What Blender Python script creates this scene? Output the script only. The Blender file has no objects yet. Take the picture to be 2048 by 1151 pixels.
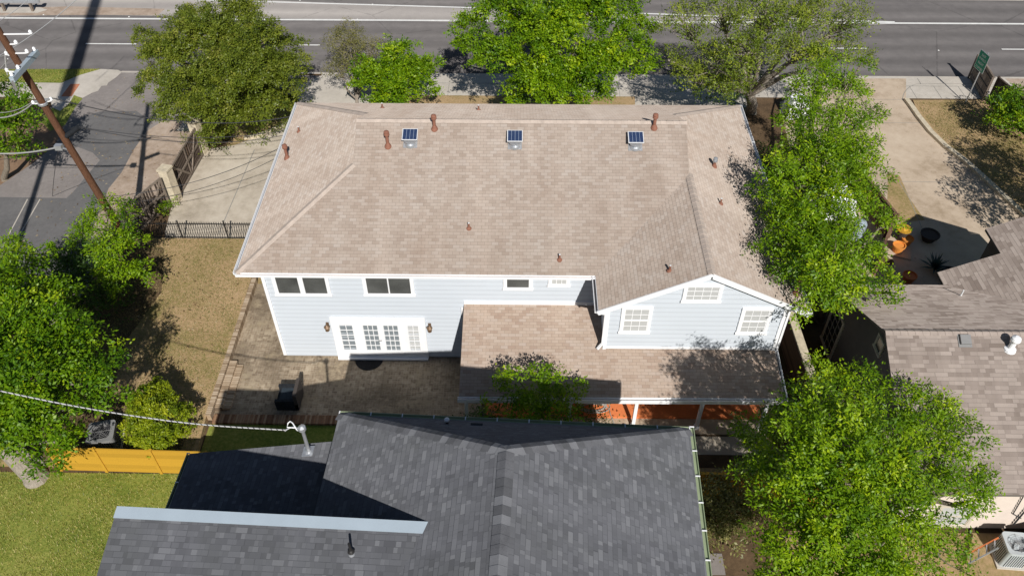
import bpy, math, random
import numpy as np
from mathutils import Vector

C = bpy.context
SC = C.scene
R = math.radians

# ------------------------------------------------------------------ camera, sky, sun, exposure
CAM_H = 27.0; FPX = 1647.0; PITCH = R(44.7); YAW = R(0.7)
cam_d = bpy.data.cameras.new('camera'); cam = bpy.data.objects.new('camera', cam_d)
SC.collection.objects.link(cam); SC.camera = cam
cam.location = (0, 0, CAM_H); cam.rotation_euler = (math.pi/2 - PITCH, 0, YAW)
cam_d.sensor_width = 36.0; cam_d.sensor_fit = 'HORIZONTAL'; cam_d.lens = 36.0*FPX/2048.0
cam_d.clip_start = 0.1; cam_d.clip_end = 2000
SHX, SHY = -0.27, 1.175            # where the shadow of a 1 m post falls
w = bpy.data.worlds.new('World'); SC.world = w; w.use_nodes = True
nt = w.node_tree; bg = nt.nodes['Background']
sky = nt.nodes.new('ShaderNodeTexSky'); sky.sky_type = 'NISHITA'; sky.sun_disc = False
sky.sun_elevation = math.atan(1/math.hypot(SHX, SHY)); sky.sun_rotation = math.atan2(-SHX, -SHY)
sky.altitude = 150; sky.air_density = 1.0; sky.dust_density = 0.6; sky.ozone_density = 1.2
nt.links.new(sky.outputs[0], bg.inputs[0]); bg.inputs[1].default_value = 0.05
sl = bpy.data.lights.new('sun', 'SUN'); so = bpy.data.objects.new('sun', sl); SC.collection.objects.link(so)
sl.energy = 5.0; sl.angle = R(0.53); sl.color = (1.0, 0.955, 0.89)
so.rotation_euler = Vector((-SHX, -SHY, 1)).to_track_quat('Z', 'Y').to_euler(); so.location = (20, -40, 60)
SC.view_settings.view_transform = 'Standard'; SC.view_settings.look = 'None'
SC.view_settings.gamma = 1.0; SC.view_settings.use_curve_mapping = False
SC.view_settings.exposure = 0.0
SC.cycles.max_bounces = 6; SC.cycles.diffuse_bounces = 3; SC.cycles.transmission_bounces = 4
SC.cycles.caustics_reflective = False; SC.cycles.caustics_refractive = False

# surveying helpers: where a sight line of the survey photograph meets a height / a wall plane
_f = np.array([-math.sin(YAW)*math.cos(PITCH), math.cos(YAW)*math.cos(PITCH), -math.sin(PITCH)])
_r = np.array([math.cos(YAW), math.sin(YAW), 0.0]); _u = np.cross(_r, _f)
def _ray(px, py): return _f*FPX + _r*(px-1024) + _u*(575.5-py)
def g(px, py, z=0.0):
    d = _ray(px, py); t = (z-CAM_H)/d[2]; return (d[0]*t, d[1]*t, z)
def gy(px, py, y):
    d = _ray(px, py); t = y/d[1]; return (d[0]*t, y, CAM_H+d[2]*t)
def gx(px, py, x):
    d = _ray(px, py); t = x/d[0]; return (x, d[1]*t, CAM_H+d[2]*t)

# ------------------------------------------------------------------ mesh builder
def V(*a): return Vector(a)
class MB:
    def __init__(s): s.v = []; s.f = []; s.uv = []; s.mi = []
    def face(s, pts, mat=0, uv=None):
        b = len(s.v); s.v += [tuple(p) for p in pts]; s.f.append(tuple(range(b, b+len(pts))))
        s.uv.append(uv if uv else [(p[0], p[1]) for p in pts]); s.mi.append(mat)
    def faces(s, vs, fs, mat=0):
        for f in fs:
            pts = [vs[i] for i in f]
            n = (Vector(pts[1])-Vector(pts[0])).cross(Vector(pts[2])-Vector(pts[0]))
            if abs(n.z) > max(abs(n.x), abs(n.y)): uv = [(p[0], p[1]) for p in pts]
            elif abs(n.x) > abs(n.y): uv = [(p[1], p[2]) for p in pts]
            else: uv = [(p[0], p[2]) for p in pts]
            s.face(pts, mat, uv)
    def box(s, c, size, rz=0.0, mat=0, tilt=None):
        hx, hy, hz = size[0]/2, size[1]/2, size[2]/2; cs, sn = math.cos(rz), math.sin(rz)
        vs = []
        for dx, dy, dz in ((-1,-1,-1),(1,-1,-1),(1,1,-1),(-1,1,-1),(-1,-1,1),(1,-1,1),(1,1,1),(-1,1,1)):
            p = Vector((dx*hx, dy*hy, dz*hz))
            if tilt: p.rotate(tilt)
            vs.append((c[0]+p.x*cs-p.y*sn, c[1]+p.x*sn+p.y*cs, c[2]+p.z))
        s.faces(vs, ((3,2,1,0),(4,5,6,7),(0,1,5,4),(1,2,6,5),(2,3,7,6),(3,0,4,7)), mat)
    def beam(s, a, b, wd, ht, mat=0, up=(0,0,1)):
        a = Vector(a); b = Vector(b); d = (b-a).normalized(); up = Vector(up)
        if abs(d.dot(up)) > .98: up = Vector((0,1,0))
        sd = d.cross(up).normalized()*wd/2; u2 = sd.cross(d).normalized()*ht/2
        vs = [a-sd-u2, a+sd-u2, a+sd+u2, a-sd+u2, b-sd-u2, b+sd-u2, b+sd+u2, b-sd+u2]
        s.faces(vs, ((0,1,2,3),(7,6,5,4),(1,0,4,5),(2,1,5,6),(3,2,6,7),(0,3,7,4)), mat)
    def prism(s, poly, z0, z1, mat=0, side=None):
        p = [tuple(q[:2]) for q in poly]
        ar = sum(p[i][0]*p[(i+1)%len(p)][1]-p[(i+1)%len(p)][0]*p[i][1] for i in range(len(p)))
        if ar < 0: p = p[::-1]
        s.face([(x, y, z1) for x, y in p], mat)
        sm = mat if side is None else side
        for i in range(len(p)):
            a, b = p[i], p[(i+1) % len(p)]
            s.faces([(a[0],a[1],z0),(b[0],b[1],z0),(b[0],b[1],z1),(a[0],a[1],z1)], ((0,1,2,3),), sm)
    def tube(s, pts, r, n=8, mat=0, cap=True):
        pts = [Vector(p) for p in pts]
        rs = r if isinstance(r, (list, tuple)) else [r]*len(pts)
        rings = []
        prev = None
        for i, p in enumerate(pts):
            d = (pts[min(i+1, len(pts)-1)]-pts[max(i-1, 0)]).normalized()
            if prev is None:
                a = Vector((1,0,0)) if abs(d.x) < .8 else Vector((0,1,0)); prev = (a-d*a.dot(d)).normalized()
            else: prev = (prev-d*prev.dot(d)).normalized()
            q = d.cross(prev)
            rings.append([p+(prev*math.cos(2*math.pi*k/n)+q*math.sin(2*math.pi*k/n))*rs[i] for k in range(n)])
        L = 0
        for i in range(len(pts)-1):
            l2 = L+(pts[i+1]-pts[i]).length
            for k in range(n):
                k2 = (k+1) % n
                s.face([rings[i][k], rings[i][k2], rings[i+1][k2], rings[i+1][k]], mat,
                       [(k/n, L), ((k+1)/n, L), ((k+1)/n, l2), (k/n, l2)])
            L = l2
        if cap:
            s.face(rings[0][::-1], mat); s.face(rings[-1], mat)
    def lathe(s, c, prof, n=16, mat=0, ax=None):
        # prof: list of (radius, height)
        rings = []
        for r, h in prof:
            ring = []
            for k in range(n):
                p = Vector((r*math.cos(2*math.pi*k/n), r*math.sin(2*math.pi*k/n), h))
                if ax: p.rotate(ax)
                ring.append((c[0]+p.x, c[1]+p.y, c[2]+p.z))
            rings.append(ring)
        for i in range(len(rings)-1):
            for k in range(n):
                k2 = (k+1) % n
                s.face([rings[i][k], rings[i][k2], rings[i+1][k2], rings[i+1][k]], mat)
        s.face(rings[0][::-1], mat); s.face(rings[-1], mat)
    def build(s, name, mats, parent=None, label=None, smooth=False):
        me = bpy.data.meshes.new(name); off = Vector((0,0,0)); o = parent
        while o is not None: off += o.location; o = o.parent
        me.from_pydata([(x-off.x, y-off.y, z-off.z) for x, y, z in s.v], [], s.f)
        uvl = me.uv_layers.new(name='UVMap')
        flat = [c for f in s.uv for p in f for c in p]
        uvl.data.foreach_set('uv', flat)
        if not isinstance(mats, (list, tuple)): mats = [mats]
        for m in mats: me.materials.append(m)
        me.polygons.foreach_set('material_index', s.mi)
        if smooth: me.polygons.foreach_set('use_smooth', [True]*len(s.f))
        me.update()
        ob = bpy.data.objects.new(name, me); SC.collection.objects.link(ob)
        if parent: ob.parent = parent
        if label: ob['label'] = label
        return ob

def thing(name, loc, label, cat, group=None):
    o = bpy.data.objects.new(name, None); SC.collection.objects.link(o); o.location = loc
    o.empty_display_size = .3; o['label'] = label; o['category'] = cat
    if group: o['group'] = group
    return o
def tag(o, label, cat, group=None, kind=None):
    o['label'] = label; o['category'] = cat
    if group: o['group'] = group
    if kind: o['kind'] = kind
    return o
def struct(o): o['kind'] = 'structure'; return o
def copy_thing(o, loc, label):
    r = o.copy(); SC.collection.objects.link(r); r.location = loc; r['label'] = label
    for ch in o.children:
        c = ch.copy(); SC.collection.objects.link(c); c.parent = r
        for k in ch.children:
            d = k.copy(); SC.collection.objects.link(d); d.parent = c
    return r

# ------------------------------------------------------------------ materials
def new_mat(name, rough=.8, spec=.3, metal=0):
    m = bpy.data.materials.new(name); m.use_nodes = True
    b = m.node_tree.nodes['Principled BSDF']; b.inputs['Roughness'].default_value = rough
    b.inputs['Specular IOR Level'].default_value = spec; b.inputs['Metallic'].default_value = metal
    return m, m.node_tree, b
class N:
    """small wrapper for wiring nodes"""
    def __init__(s, nt): s.t = nt
    def n(s, ty, **kw):
        x = s.t.nodes.new(ty)
        for k, v in kw.items(): setattr(x, k, v)
        return x
    def set(s, inp, v):
        if hasattr(v, 'is_output') or isinstance(v, bpy.types.NodeSocket): s.t.links.new(v, inp)
        else: inp.default_value = v
    def m(s, op, a, b=0.0, c=None):
        x = s.n('ShaderNodeMath', operation=op); s.set(x.inputs[0], a); s.set(x.inputs[1], b)
        if c is not None: s.set(x.inputs[2], c)
        return x.outputs[0]
    def pos(s): return s.n('ShaderNodeNewGeometry').outputs['Position']
    def uv(s): return s.n('ShaderNodeUVMap', uv_map='UVMap').outputs[0]
    def noise(s, vec, scale, detail=3, rough=.55, sc3=None):
        if sc3 is not None:
            mp = s.n('ShaderNodeMapping'); s.t.links.new(vec, mp.inputs[0]); mp.inputs['Scale'].default_value = sc3; vec = mp.outputs[0]
        x = s.n('ShaderNodeTexNoise'); s.t.links.new(vec, x.inputs['Vector'])
        x.inputs['Scale'].default_value = scale; x.inputs['Detail'].default_value = detail; x.inputs['Roughness'].default_value = rough
        return x.outputs['Fac']
    def ramp(s, fac, stops, interp='LINEAR'):
        x = s.n('ShaderNodeValToRGB'); x.color_ramp.interpolation = interp; s.set(x.inputs[0], fac)
        e = x.color_ramp.elements
        while len(e) < len(stops): e.new(.5)
        for i, (p, c) in enumerate(stops):
            e[i].position = p; e[i].color = (c[0], c[1], c[2], 1) if not isinstance(c, float) else (c, c, c, 1)
        return x.outputs[0]
    def mix(s, fac, a, b, mode='MIX'):
        x = s.n('ShaderNodeMix', data_type='RGBA', blend_type=mode)
        s.set(x.inputs[0], fac)
        for i, v in ((6, a), (7, b)):
            if isinstance(v, tuple): v = (v[0], v[1], v[2], 1)
            s.set(x.inputs[i], v)
        return x.outputs[2]
    def bump(s, bsdf, h, strength=.4, dist=.02):
        x = s.n('ShaderNodeBump'); x.inputs['Strength'].default_value = strength; x.inputs['Distance'].default_value = dist
        s.t.links.new(h, x.inputs['Height']); s.t.links.new(x.outputs[0], bsdf.inputs['Normal'])

def plain(name, col, rough=.6, spec=.3, metal=0, var=.12, scale=3.0, bump=0.0, fine=30.0):
    m, t, b = new_mat(name, rough, spec, metal); q = N(t)
    p = q.pos(); n1 = q.noise(p, scale, 4); n2 = q.noise(p, fine, 2)
    f = q.m('ADD', q.m('MULTIPLY', n1, .65), q.m('MULTIPLY', n2, .35))
    lo = tuple(c*(1-var) for c in col); hi = tuple(min(1, c*(1+var)) for c in col)
    t.links.new(q.ramp(f, [(.3, lo), (.7, hi)]), b.inputs['Base Color'])
    if bump: q.bump(b, n2, bump, .01)
    return m

def shingle_mat(name, cols, tab, row, kind='three', stain=.12, slot=.05, stain_col=(.2,.18,.16)):
    """asphalt shingles: UV is metres along the eave / up the slope"""
    m, t, b = new_mat(name, .93, .15); q = N(t); b.inputs['Diffuse Roughness'].default_value = 1.0
    sp = q.n('ShaderNodeSeparateXYZ'); t.links.new(q.uv(), sp.inputs[0]); u, v = sp.outputs[0], sp.outputs[1]
    vr = q.m('DIVIDE', v, row); ri = q.m('FLOOR', vr); rf = q.m('FRACT', vr)
    if kind == 'three': off = q.m('MULTIPLY', q.m('MODULO', ri, 2.0), .5)
    else:
        wn = q.n('ShaderNodeTexWhiteNoise', noise_dimensions='1D'); t.links.new(ri, wn.inputs['W']); off = q.m('MULTIPLY', wn.outputs[0], 7.0)
    uu = q.m('ADD', q.m('DIVIDE', u, tab), off)
    if kind == 'arch': uu = q.m('ADD', uu, q.m('MULTIPLY', q.m('SINE', q.m('ADD', q.m('MULTIPLY', uu, 1.9), ri)), .38))
    ci = q.m('FLOOR', uu); uf = q.m('FRACT', uu)
    cb = q.n('ShaderNodeCombineXYZ'); t.links.new(ci, cb.inputs[0]); t.links.new(ri, cb.inputs[1])
    w2 = q.n('ShaderNodeTexWhiteNoise', noise_dimensions='2D'); t.links.new(cb.outputs[0], w2.inputs['Vector']); rnd = w2.outputs[0]
    n = len(cols)
    col = q.ramp(rnd, [(i/(n-1), c) for i, c in enumerate(cols)])
    pos = q.pos(); gr = q.noise(pos, 55, 2, .7); big = q.noise(pos, .35, 5, .6); mid = q.noise(pos, 2.2, 4, .6)
    col = q.mix(q.m('MULTIPLY', gr, .5), col, tuple(c*.72 for c in cols[n//2]))
    strk = q.noise(q.uv(), 1.0, 5, .65, (1.1, .16, 1)); st = q.ramp(q.m('ADD', q.m('MULTIPLY', big, .45), q.m('MULTIPLY', strk, .55)), [(.42, 0.0), (.66, 1.0)]); st2 = q.ramp(mid, [(.5, 0.0), (.8, 1.0)])
    col = q.mix(q.m('MULTIPLY', q.m('ADD', st, q.m('MULTIPLY', st2, .5)), stain), col, stain_col)
    # painted row shadow at lower edges, stronger on raised tabs; dark slots between tabs
    e1 = q.m('LESS_THAN', rf, .10 if kind == 'three' else .08)
    if kind == 'three':
        e2 = q.m('LESS_THAN', uf, slot)
        line = q.m('MAXIMUM', q.m('MULTIPLY', e1, .42), q.m('MULTIPLY', e2, .55))
        hgt = q.m('SUBTRACT', q.m('SUBTRACT', 1.0, rf), q.m('MULTIPLY', e2, .8))
    else:
        raised = q.m('GREATER_THAN', rnd, .5)
        e2 = q.m('MULTIPLY', q.m('LESS_THAN', uf, slot), .4)
        line = q.m('MAXIMUM', q.m('MULTIPLY', e1, q.m('ADD', .25, q.m('MULTIPLY', raised, .45))), e2)
        hgt = q.m('ADD', q.m('SUBTRACT', 1.0, rf), q.m('MULTIPLY', raised, .8))
    lt = q.ramp(q.noise(q.uv(), 1.0, 4, .6, (.8, .10, 1)), [(.48, 0.0), (.70, .35)]); col = q.mix(lt, col, tuple(min(1, c*1.22) for c in cols[-2]))
    col = q.mix(line, col, tuple(c*.35 for c in cols[n//2]))
    t.links.new(col, b.inputs['Base Color'])
    q.bump(b, q.m('ADD', hgt, q.m('MULTIPLY', gr, .4)), .55, .008)
    return m

def ground_mat(name, stops, s1=.5, s2=9., s3=45., wts=(.45,.3,.25), rough=.95, bump=.4, stretch=None, dist=.03):
    m, t, b = new_mat(name, rough, .15); q = N(t); p = q.pos()
    a = q.noise(p, s1, 5, .6, stretch); c = q.noise(p, s2, 4, .65, stretch); d = q.noise(p, s3, 2, .7)
    f = q.m('ADD', q.m('ADD', q.m('MULTIPLY', a, wts[0]), q.m('MULTIPLY', c, wts[1])), q.m('MULTIPLY', d, wts[2]))
    t.links.new(q.ramp(f, stops), b.inputs['Base Color'])
    if bump: q.bump(b, q.m('ADD', c, d), bump, dist)
    return m

def leaf_mat(name, cols, trans=.45):
    m = bpy.data.materials.new(name); m.use_nodes = True; t = m.node_tree; q = N(t)
    for x in list(t.nodes): t.nodes.remove(x)
    out = q.n('ShaderNodeOutputMaterial'); sp = q.n('ShaderNodeSeparateXYZ'); t.links.new(q.uv(), sp.inputs[0])
    n = len(cols); col = q.ramp(sp.outputs[0], [(i/(n-1), c) for i, c in enumerate(cols)])
    pb = q.n('ShaderNodeBsdfPrincipled'); pb.inputs['Roughness'].default_value = .45; pb.inputs['Specular IOR Level'].default_value = .35
    t.links.new(col, pb.inputs['Base Color'])
    tr = q.n('ShaderNodeBsdfTranslucent'); tc = q.mix(1.0, col, (1.0, 1.0, .35), 'MULTIPLY'); t.links.new(tc, tr.inputs[0])
    ms = q.n('ShaderNodeMixShader'); ms.inputs[0].default_value = trans
    t.links.new(pb.outputs[0], ms.inputs[1]); t.links.new(tr.outputs[0], ms.inputs[2]); t.links.new(ms.outputs[0], out.inputs[0])
    return m

def bark_mat(name, col):
    m, t, b = new_mat(name, .95, .1); q = N(t); p = q.pos()
    n1 = q.noise(p, 4, 5, .7, (6, 6, 1)); n2 = q.noise(p, 25, 3)
    t.links.new(q.ramp(q.m('ADD', q.m('MULTIPLY', n1, .7), q.m('MULTIPLY', n2, .3)), [(.35, tuple(c*.5 for c in col)), (.65, col)]), b.inputs['Base Color'])
    q.bump(b, n1, .8, .03); return m

def wood_mat(name, col, dark=.55, rough=.75, plank=.14, axis=0):
    m, t, b = new_mat(name, rough, .25); q = N(t); sp = q.n('ShaderNodeSeparateXYZ'); t.links.new(q.uv(), sp.inputs[0])
    c = q.m('DIVIDE', sp.outputs[axis], plank); ci = q.m('FLOOR', c); cf = q.m('FRACT', c)
    wn = q.n('ShaderNodeTexWhiteNoise', noise_dimensions='1D'); t.links.new(ci, wn.inputs['W'])
    gr = q.noise(q.pos(), 9, 5, .7, (1, 1, 5) if axis else (5, 5, 1))
    f = q.m('ADD', q.m('MULTIPLY', wn.outputs[0], .45), q.m('MULTIPLY', gr, .55))
    cl = q.ramp(f, [(.25, tuple(x*dark for x in col)), (.7, col)])
    cl = q.mix(q.m('MULTIPLY', q.m('LESS_THAN', cf, .07), .7), cl, tuple(x*.2 for x in col))
    t.links.new(cl, b.inputs['Base Color']); q.bump(b, gr, .3, .01); return m

M = {}
M['roof_tan'] = shingle_mat('tan shingles', [(.350,.287,.243),(.395,.330,.284),(.422,.358,.310),(.450,.388,.340),(.462,.410,.370)], .27, .135, 'three', .34, .045, (.30,.22,.17))
M['roof_porch'] = shingle_mat('porch shingles', [(.37,.275,.22),(.435,.345,.28),(.465,.375,.31),(.495,.41,.345),(.475,.40,.35)], .28, .138, 'three', .28, .045, (.30,.2,.14))
M['roof_grey'] = shingle_mat('charcoal shingles', [(.088,.091,.103),(.105,.109,.123),(.116,.120,.135),(.125,.130,.146),(.134,.139,.156),(.148,.153,.171),(.200,.207,.226)], .165, .14, 'arch', .16, .04, (.10,.11,.09))
M['roof_brown'] = shingle_mat('weathered brown shingles', [(.235,.19,.165),(.34,.285,.255),(.41,.35,.315),(.48,.415,.375)], .33, .15, 'arch', .22, .03, (.14,.11,.09))
M['cap_grey'] = plain('charcoal cap shingles', (.125,.128,.14), .93, .15, var=.3, scale=2.2, fine=40)
M['cap_grey2'] = plain('pale charcoal cap shingles', (.185,.19,.205), .93, .15, var=.2, scale=2.2, fine=40)
M['cap_grey3'] = plain('dark charcoal cap shingles', (.10,.103,.112), .93, .15, var=.2, scale=2.2, fine=40)
M['cap_tan'] = plain('tan cap shingles', (.48,.405,.35), .93, .15, var=.2, scale=3, fine=40)
M['cap_brown'] = plain('brown cap shingles', (.35,.295,.26), .93, .15, var=.2, scale=3, fine=40)
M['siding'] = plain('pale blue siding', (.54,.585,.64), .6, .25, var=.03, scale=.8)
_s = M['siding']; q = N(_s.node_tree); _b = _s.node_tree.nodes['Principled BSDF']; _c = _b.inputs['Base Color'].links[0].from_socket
sp = q.n('ShaderNodeSeparateXYZ'); _s.node_tree.links.new(q.pos(), sp.inputs[0]); _lap = q.m('FRACT', q.m('DIVIDE', q.m('ADD', sp.outputs[2], 4.58), .235))  # butt-edge shadow and dirt painted as a darker strip on each board
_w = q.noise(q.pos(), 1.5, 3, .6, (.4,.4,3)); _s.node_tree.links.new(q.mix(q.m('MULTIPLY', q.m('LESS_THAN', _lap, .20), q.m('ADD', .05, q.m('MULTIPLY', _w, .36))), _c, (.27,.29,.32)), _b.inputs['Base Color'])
M['white'] = plain('white trim paint', (.86,.87,.89), .4, .35, var=.03)
M['white_dirty'] = plain('weathered white paint', (.72,.73,.74), .5, .3, var=.12, scale=6)
M['foundation'] = plain('grey foundation', (.28,.27,.25), .9, .2)
M['glass'], _t, _b = new_mat('dark window glass', .06, .5); _b.inputs['Base Color'].default_value = (.03,.035,.04,1)
M['glass_pale'], _t, _b = new_mat('curtained window glass', .12, .5); _b.inputs['Base Color'].default_value = (.50,.51,.51,1)
M['glass_mid'], _t, _b = new_mat('grey door glass', .08, .5); _b.inputs['Base Color'].default_value = (.20,.23,.25,1)
M['screen'] = plain('insect screen', (.085,.088,.085), .35, .4, var=.55, scale=1.1)
M['gutter_in'] = plain('rusty gutter with leaf litter', (.30,.15,.09), .9, .2, var=.6, scale=5, fine=40)
M['rust'] = plain('rust brown vent paint', (.26,.118,.080), .75, .25, var=.25, scale=8)
M['galv'] = plain('galvanised metal', (.55,.57,.60), .35, .5, .6, var=.12, scale=9)
M['metal_blue'] = plain('bare ridge flashing', (.42,.50,.57), .45, .5, .2, var=.06, scale=1.5)
M['green_gutter'] = plain('sage green gutter', (.29,.35,.22), .45, .4, var=.12, scale=2)
M['black_metal'] = plain('black painted iron', (.025,.024,.024), .5, .4, var=.3)
M['black_soft'] = plain('black woven cushion', (.02,.023,.028), .9, .2, var=.4, scale=8)
M['seat_blue'] = plain('dark slate cushion', (.035,.048,.062), .9, .2, var=.3, scale=8)
M['black_rubber'] = plain('black rubber mat', (.018,.018,.02), .9, .2, var=.5, scale=8)
M['rubber'] = plain('dark cable', (.05,.05,.055), .7, .3)
M['cable_light'] = plain('pale aluminium cable', (.55,.55,.55), .5, .4, .2)
M['hose'] = plain('grey garden hose', (.35,.33,.30), .7, .3)
M['terracotta'] = plain('terracotta red paint', (.70,.21,.075), .7, .3, var=.2, scale=1.2, fine=14)
M['pot_orange'] = plain('terracotta pot', (.72,.28,.06), .8, .2, var=.15)
M['pot_dark'] = plain('dark stone pot', (.07,.06,.055), .85, .2)
M['cedar'] = wood_mat('fresh cedar stained boards', (.56,.32,.036), .80, .6, .14, 0)
M['fence_dark'] = wood_mat('weathered dark fence wood', (.12,.09,.07), .45, .9, .12, 0)
M['fence_brown'] = wood_mat('brown fence wood', (.22,.13,.085), .5, .85, .13, 1)
M['fence_grey'] = wood_mat('grey weathered rails', (.30,.245,.20), .5, .9, .4, 0)
M['pole_wood'] = bark_mat('creosoted pole', (.20,.10,.06))
M['stone'] = plain('limestone pillar', (.56,.49,.37), .9, .2, var=.3, scale=5, bump=.5)
M['bark'] = bark_mat('grey bark', (.30,.255,.20))
M['bark_pale'] = bark_mat('pale bark', (.42,.37,.31))
M['bark_dead'] = bark_mat('dead grey stems', (.36,.31,.26))
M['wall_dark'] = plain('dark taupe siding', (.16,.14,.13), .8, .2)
M['wall_tan'] = plain('paler beige siding', (.60,.52,.46), .8, .2, var=.08)  # paler siding colour on the south wall alone
M['cream'] = plain('cream trim', (.55,.50,.42), .6, .3)
M['grey_wall'] = plain('grey house wall', (.30,.32,.33), .8, .2)
M['ac_light'] = plain('light grey air conditioner', (.50,.54,.56), .45, .4, var=.05)
M['ac_dark'] = plain('grey air conditioner', (.23,.23,.23), .5, .4, var=.1)
M['ac_grille'] = plain('dark grille', (.035,.035,.04), .6, .3)
M['tarp'] = plain('white tarp', (.85,.86,.9), .6, .3, var=.05)
M['sign_green'], _t, _b = new_mat('sign green', .45, .4); _b.inputs['Base Color'].default_value = (.0,.27,.16,1)
M['sign_white'], _t, _b = new_mat('sign white', .45, .4); _b.inputs['Base Color'].default_value = (.85,.9,.88,1)
M['brass'] = plain('aged bronze lantern', (.20,.13,.08), .5, .4, .3, var=.3, scale=20)
M['lens'], _t, _b = new_mat('lantern glass', .2, .5); _b.inputs['Base Color'].default_value = (.8,.7,.55,1)
M['reflector'] = plain('white road stud', (.8,.8,.78), .4, .5)

# solar cells
m, t, b = new_mat('solar cells', .15, .6); q = N(t); sp = q.n('ShaderNodeSeparateXYZ'); t.links.new(q.uv(), sp.inputs[0])
fx = q.m('FRACT', q.m('MULTIPLY', sp.outputs[0], 4.0)); fy = q.m('FRACT', q.m('MULTIPLY', sp.outputs[1], 9.0))
ln = q.m('MAXIMUM', q.m('LESS_THAN', fx, .09), q.m('MULTIPLY', q.m('LESS_THAN', fy, .14), .6))
t.links.new(q.mix(ln, (.006,.022,.085), (.30,.36,.45)), b.inputs['Base Color']); M['solar'] = m

# asphalt
def asphalt(name, c0, c1, worn=.0):
    m, t, b = new_mat(name, .9, .2); q = N(t); p = q.pos(); b.inputs['Diffuse Roughness'].default_value = 1.0
    a = q.noise(p, .8, 5, .6, (.10, 1.2, 1)); d = q.noise(p, 60, 2, .7); e = q.noise(p, 1.6, 5, .6)
    f = q.m('ADD', q.m('ADD', q.m('MULTIPLY', a, .5), q.m('MULTIPLY', d, .22)), q.m('MULTIPLY', e, .28))
    sy_ = q.n('ShaderNodeSeparateXYZ'); t.links.new(p, sy_.inputs[0]); wp = q.m('MULTIPLY', q.m('ADD', q.m('SINE', q.m('MULTIPLY', q.m('SUBTRACT', sy_.outputs[1], 47.2), 3.49)), 1.0), .5)
    cl = q.ramp(f, [(.36, c0), (.64, c1)]); cl = q.mix(q.m('MULTIPLY', q.m('SUBTRACT', 1.0, wp), q.m('MULTIPLY', a, .75)), cl, tuple(x*.62 for x in c0))
    ck = q.n('ShaderNodeTexVoronoi', feature='DISTANCE_TO_EDGE'); t.links.new(p, ck.inputs['Vector']); ck.inputs['Scale'].default_value = .16
    nz = q.m('LESS_THAN', q.m('ADD', ck.outputs['Distance'], q.m('MULTIPLY', e, .04)), .026); cl = q.mix(q.m('MULTIPLY', nz, .35), cl, tuple(x*.5 for x in c0))
    t.links.new(cl, b.inputs['Base Color']); q.bump(b, d, .3, .01); return m
M['road'] = asphalt('road asphalt', (.102,.096,.097), (.168,.158,.157))
M['road_light'] = asphalt('pale worn asphalt', (.24,.225,.22), (.33,.31,.295))
M['road_old'] = ground_mat('old street asphalt', [(.34,(.20,.18,.172)),(.6,(.30,.272,.258))], .5, 5, 60)
M['road_new'] = ground_mat('new asphalt patch', [(.36,(.12,.118,.12)),(.62,(.185,.18,.18))], .6, 5, 60)
M['paint_w'] = plain('road marking paint', (.78,.78,.76), .7, .3, var=.12, scale=4)
M['conc'] = ground_mat('pale concrete', [(.35,(.43,.395,.345)),(.62,(.60,.555,.495))], .45, 3, 40, (.5,.3,.2), .9, .15)
M['conc_warm'] = ground_mat('stained driveway concrete', [(.36,(.35,.27,.19)),(.5,(.52,.42,.32)),(.64,(.60,.50,.39))], .32, 2.2, 40, (.5,.32,.18), .9, .15)
M['conc_old'] = ground_mat('old grey driveway concrete', [(.36,(.32,.275,.215)),(.5,(.50,.44,.36)),(.64,(.62,.56,.47))], .35, 2.0, 40, (.5,.32,.18), .9, .15)
M['dirt'] = ground_mat('bare dirt', [(.35,(.16,.10,.062)),(.62,(.30,.20,.13))], .8, 7, 50)
M['dirt_pale'] = ground_mat('pale rutted gravel', [(.33,(.25,.185,.135)),(.5,(.42,.33,.26)),(.64,(.52,.43,.355))], .5, 3, 45, (.4,.4,.2), .95, .5)
M['lawn_dry'] = ground_mat('dry lawn soil', [(.34,(.14,.14,.04)),(.42,(.28,.23,.09)),(.50,(.41,.29,.155)),(.64,(.53,.37,.22))], .32, 6, 45, (.45,.30,.25), .97, .7)
M['lawn_green'] = ground_mat('green lawn soil', [(.33,(.07,.105,.016)),(.45,(.155,.205,.034)),(.56,(.27,.29,.065)),(.68,(.42,.37,.13))], .5, 8, 45, (.42,.33,.25), .97, .7)
M['mulch'] = ground_mat('dark leaf litter', [(.35,(.05,.035,.022)),(.6,(.16,.105,.06))], 1.2, 9, 40)
M['tactile'] = plain('brick red tactile paving', (.50,.20,.11), .9, .2, var=.15, scale=12, bump=.4)

# basket weave brick patio
m, t, b = new_mat('basket weave brick', .92, .15); q = N(t); sp = q.n('ShaderNodeSeparateXYZ'); t.links.new(q.pos(), sp.inputs[0])
cx = q.m('DIVIDE', sp.outputs[0], .22); cy = q.m('DIVIDE', sp.outputs[1], .22)
par = q.m('MODULO', q.m('ADD', q.m('ADD', q.m('FLOOR', cx), q.m('FLOOR', cy)), 400.0), 2.0)
fx = q.m('FRACT', cx); fy = q.m('FRACT', cy); inv = q.m('SUBTRACT', 1.0, par)
A_ = q.m('ADD', q.m('MULTIPLY', fx, par), q.m('MULTIPLY', fy, inv)); B_ = q.m('ADD', q.m('MULTIPLY', fy, par), q.m('MULTIPLY', fx, inv))
a2 = q.m('MULTIPLY', A_, 2.0); af = q.m('FRACT', a2)
edge = q.m('MAXIMUM', q.m('GREATER_THAN', q.m('ABSOLUTE', q.m('SUBTRACT', af, .5)), .435), q.m('GREATER_THAN', q.m('ABSOLUTE', q.m('SUBTRACT', B_, .5)), .468))
cb = q.n('ShaderNodeCombineXYZ'); t.links.new(q.m('FLOOR', cx), cb.inputs[0]); t.links.new(q.m('FLOOR', cy), cb.inputs[1]); t.links.new(q.m('FLOOR', a2), cb.inputs[2])
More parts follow.
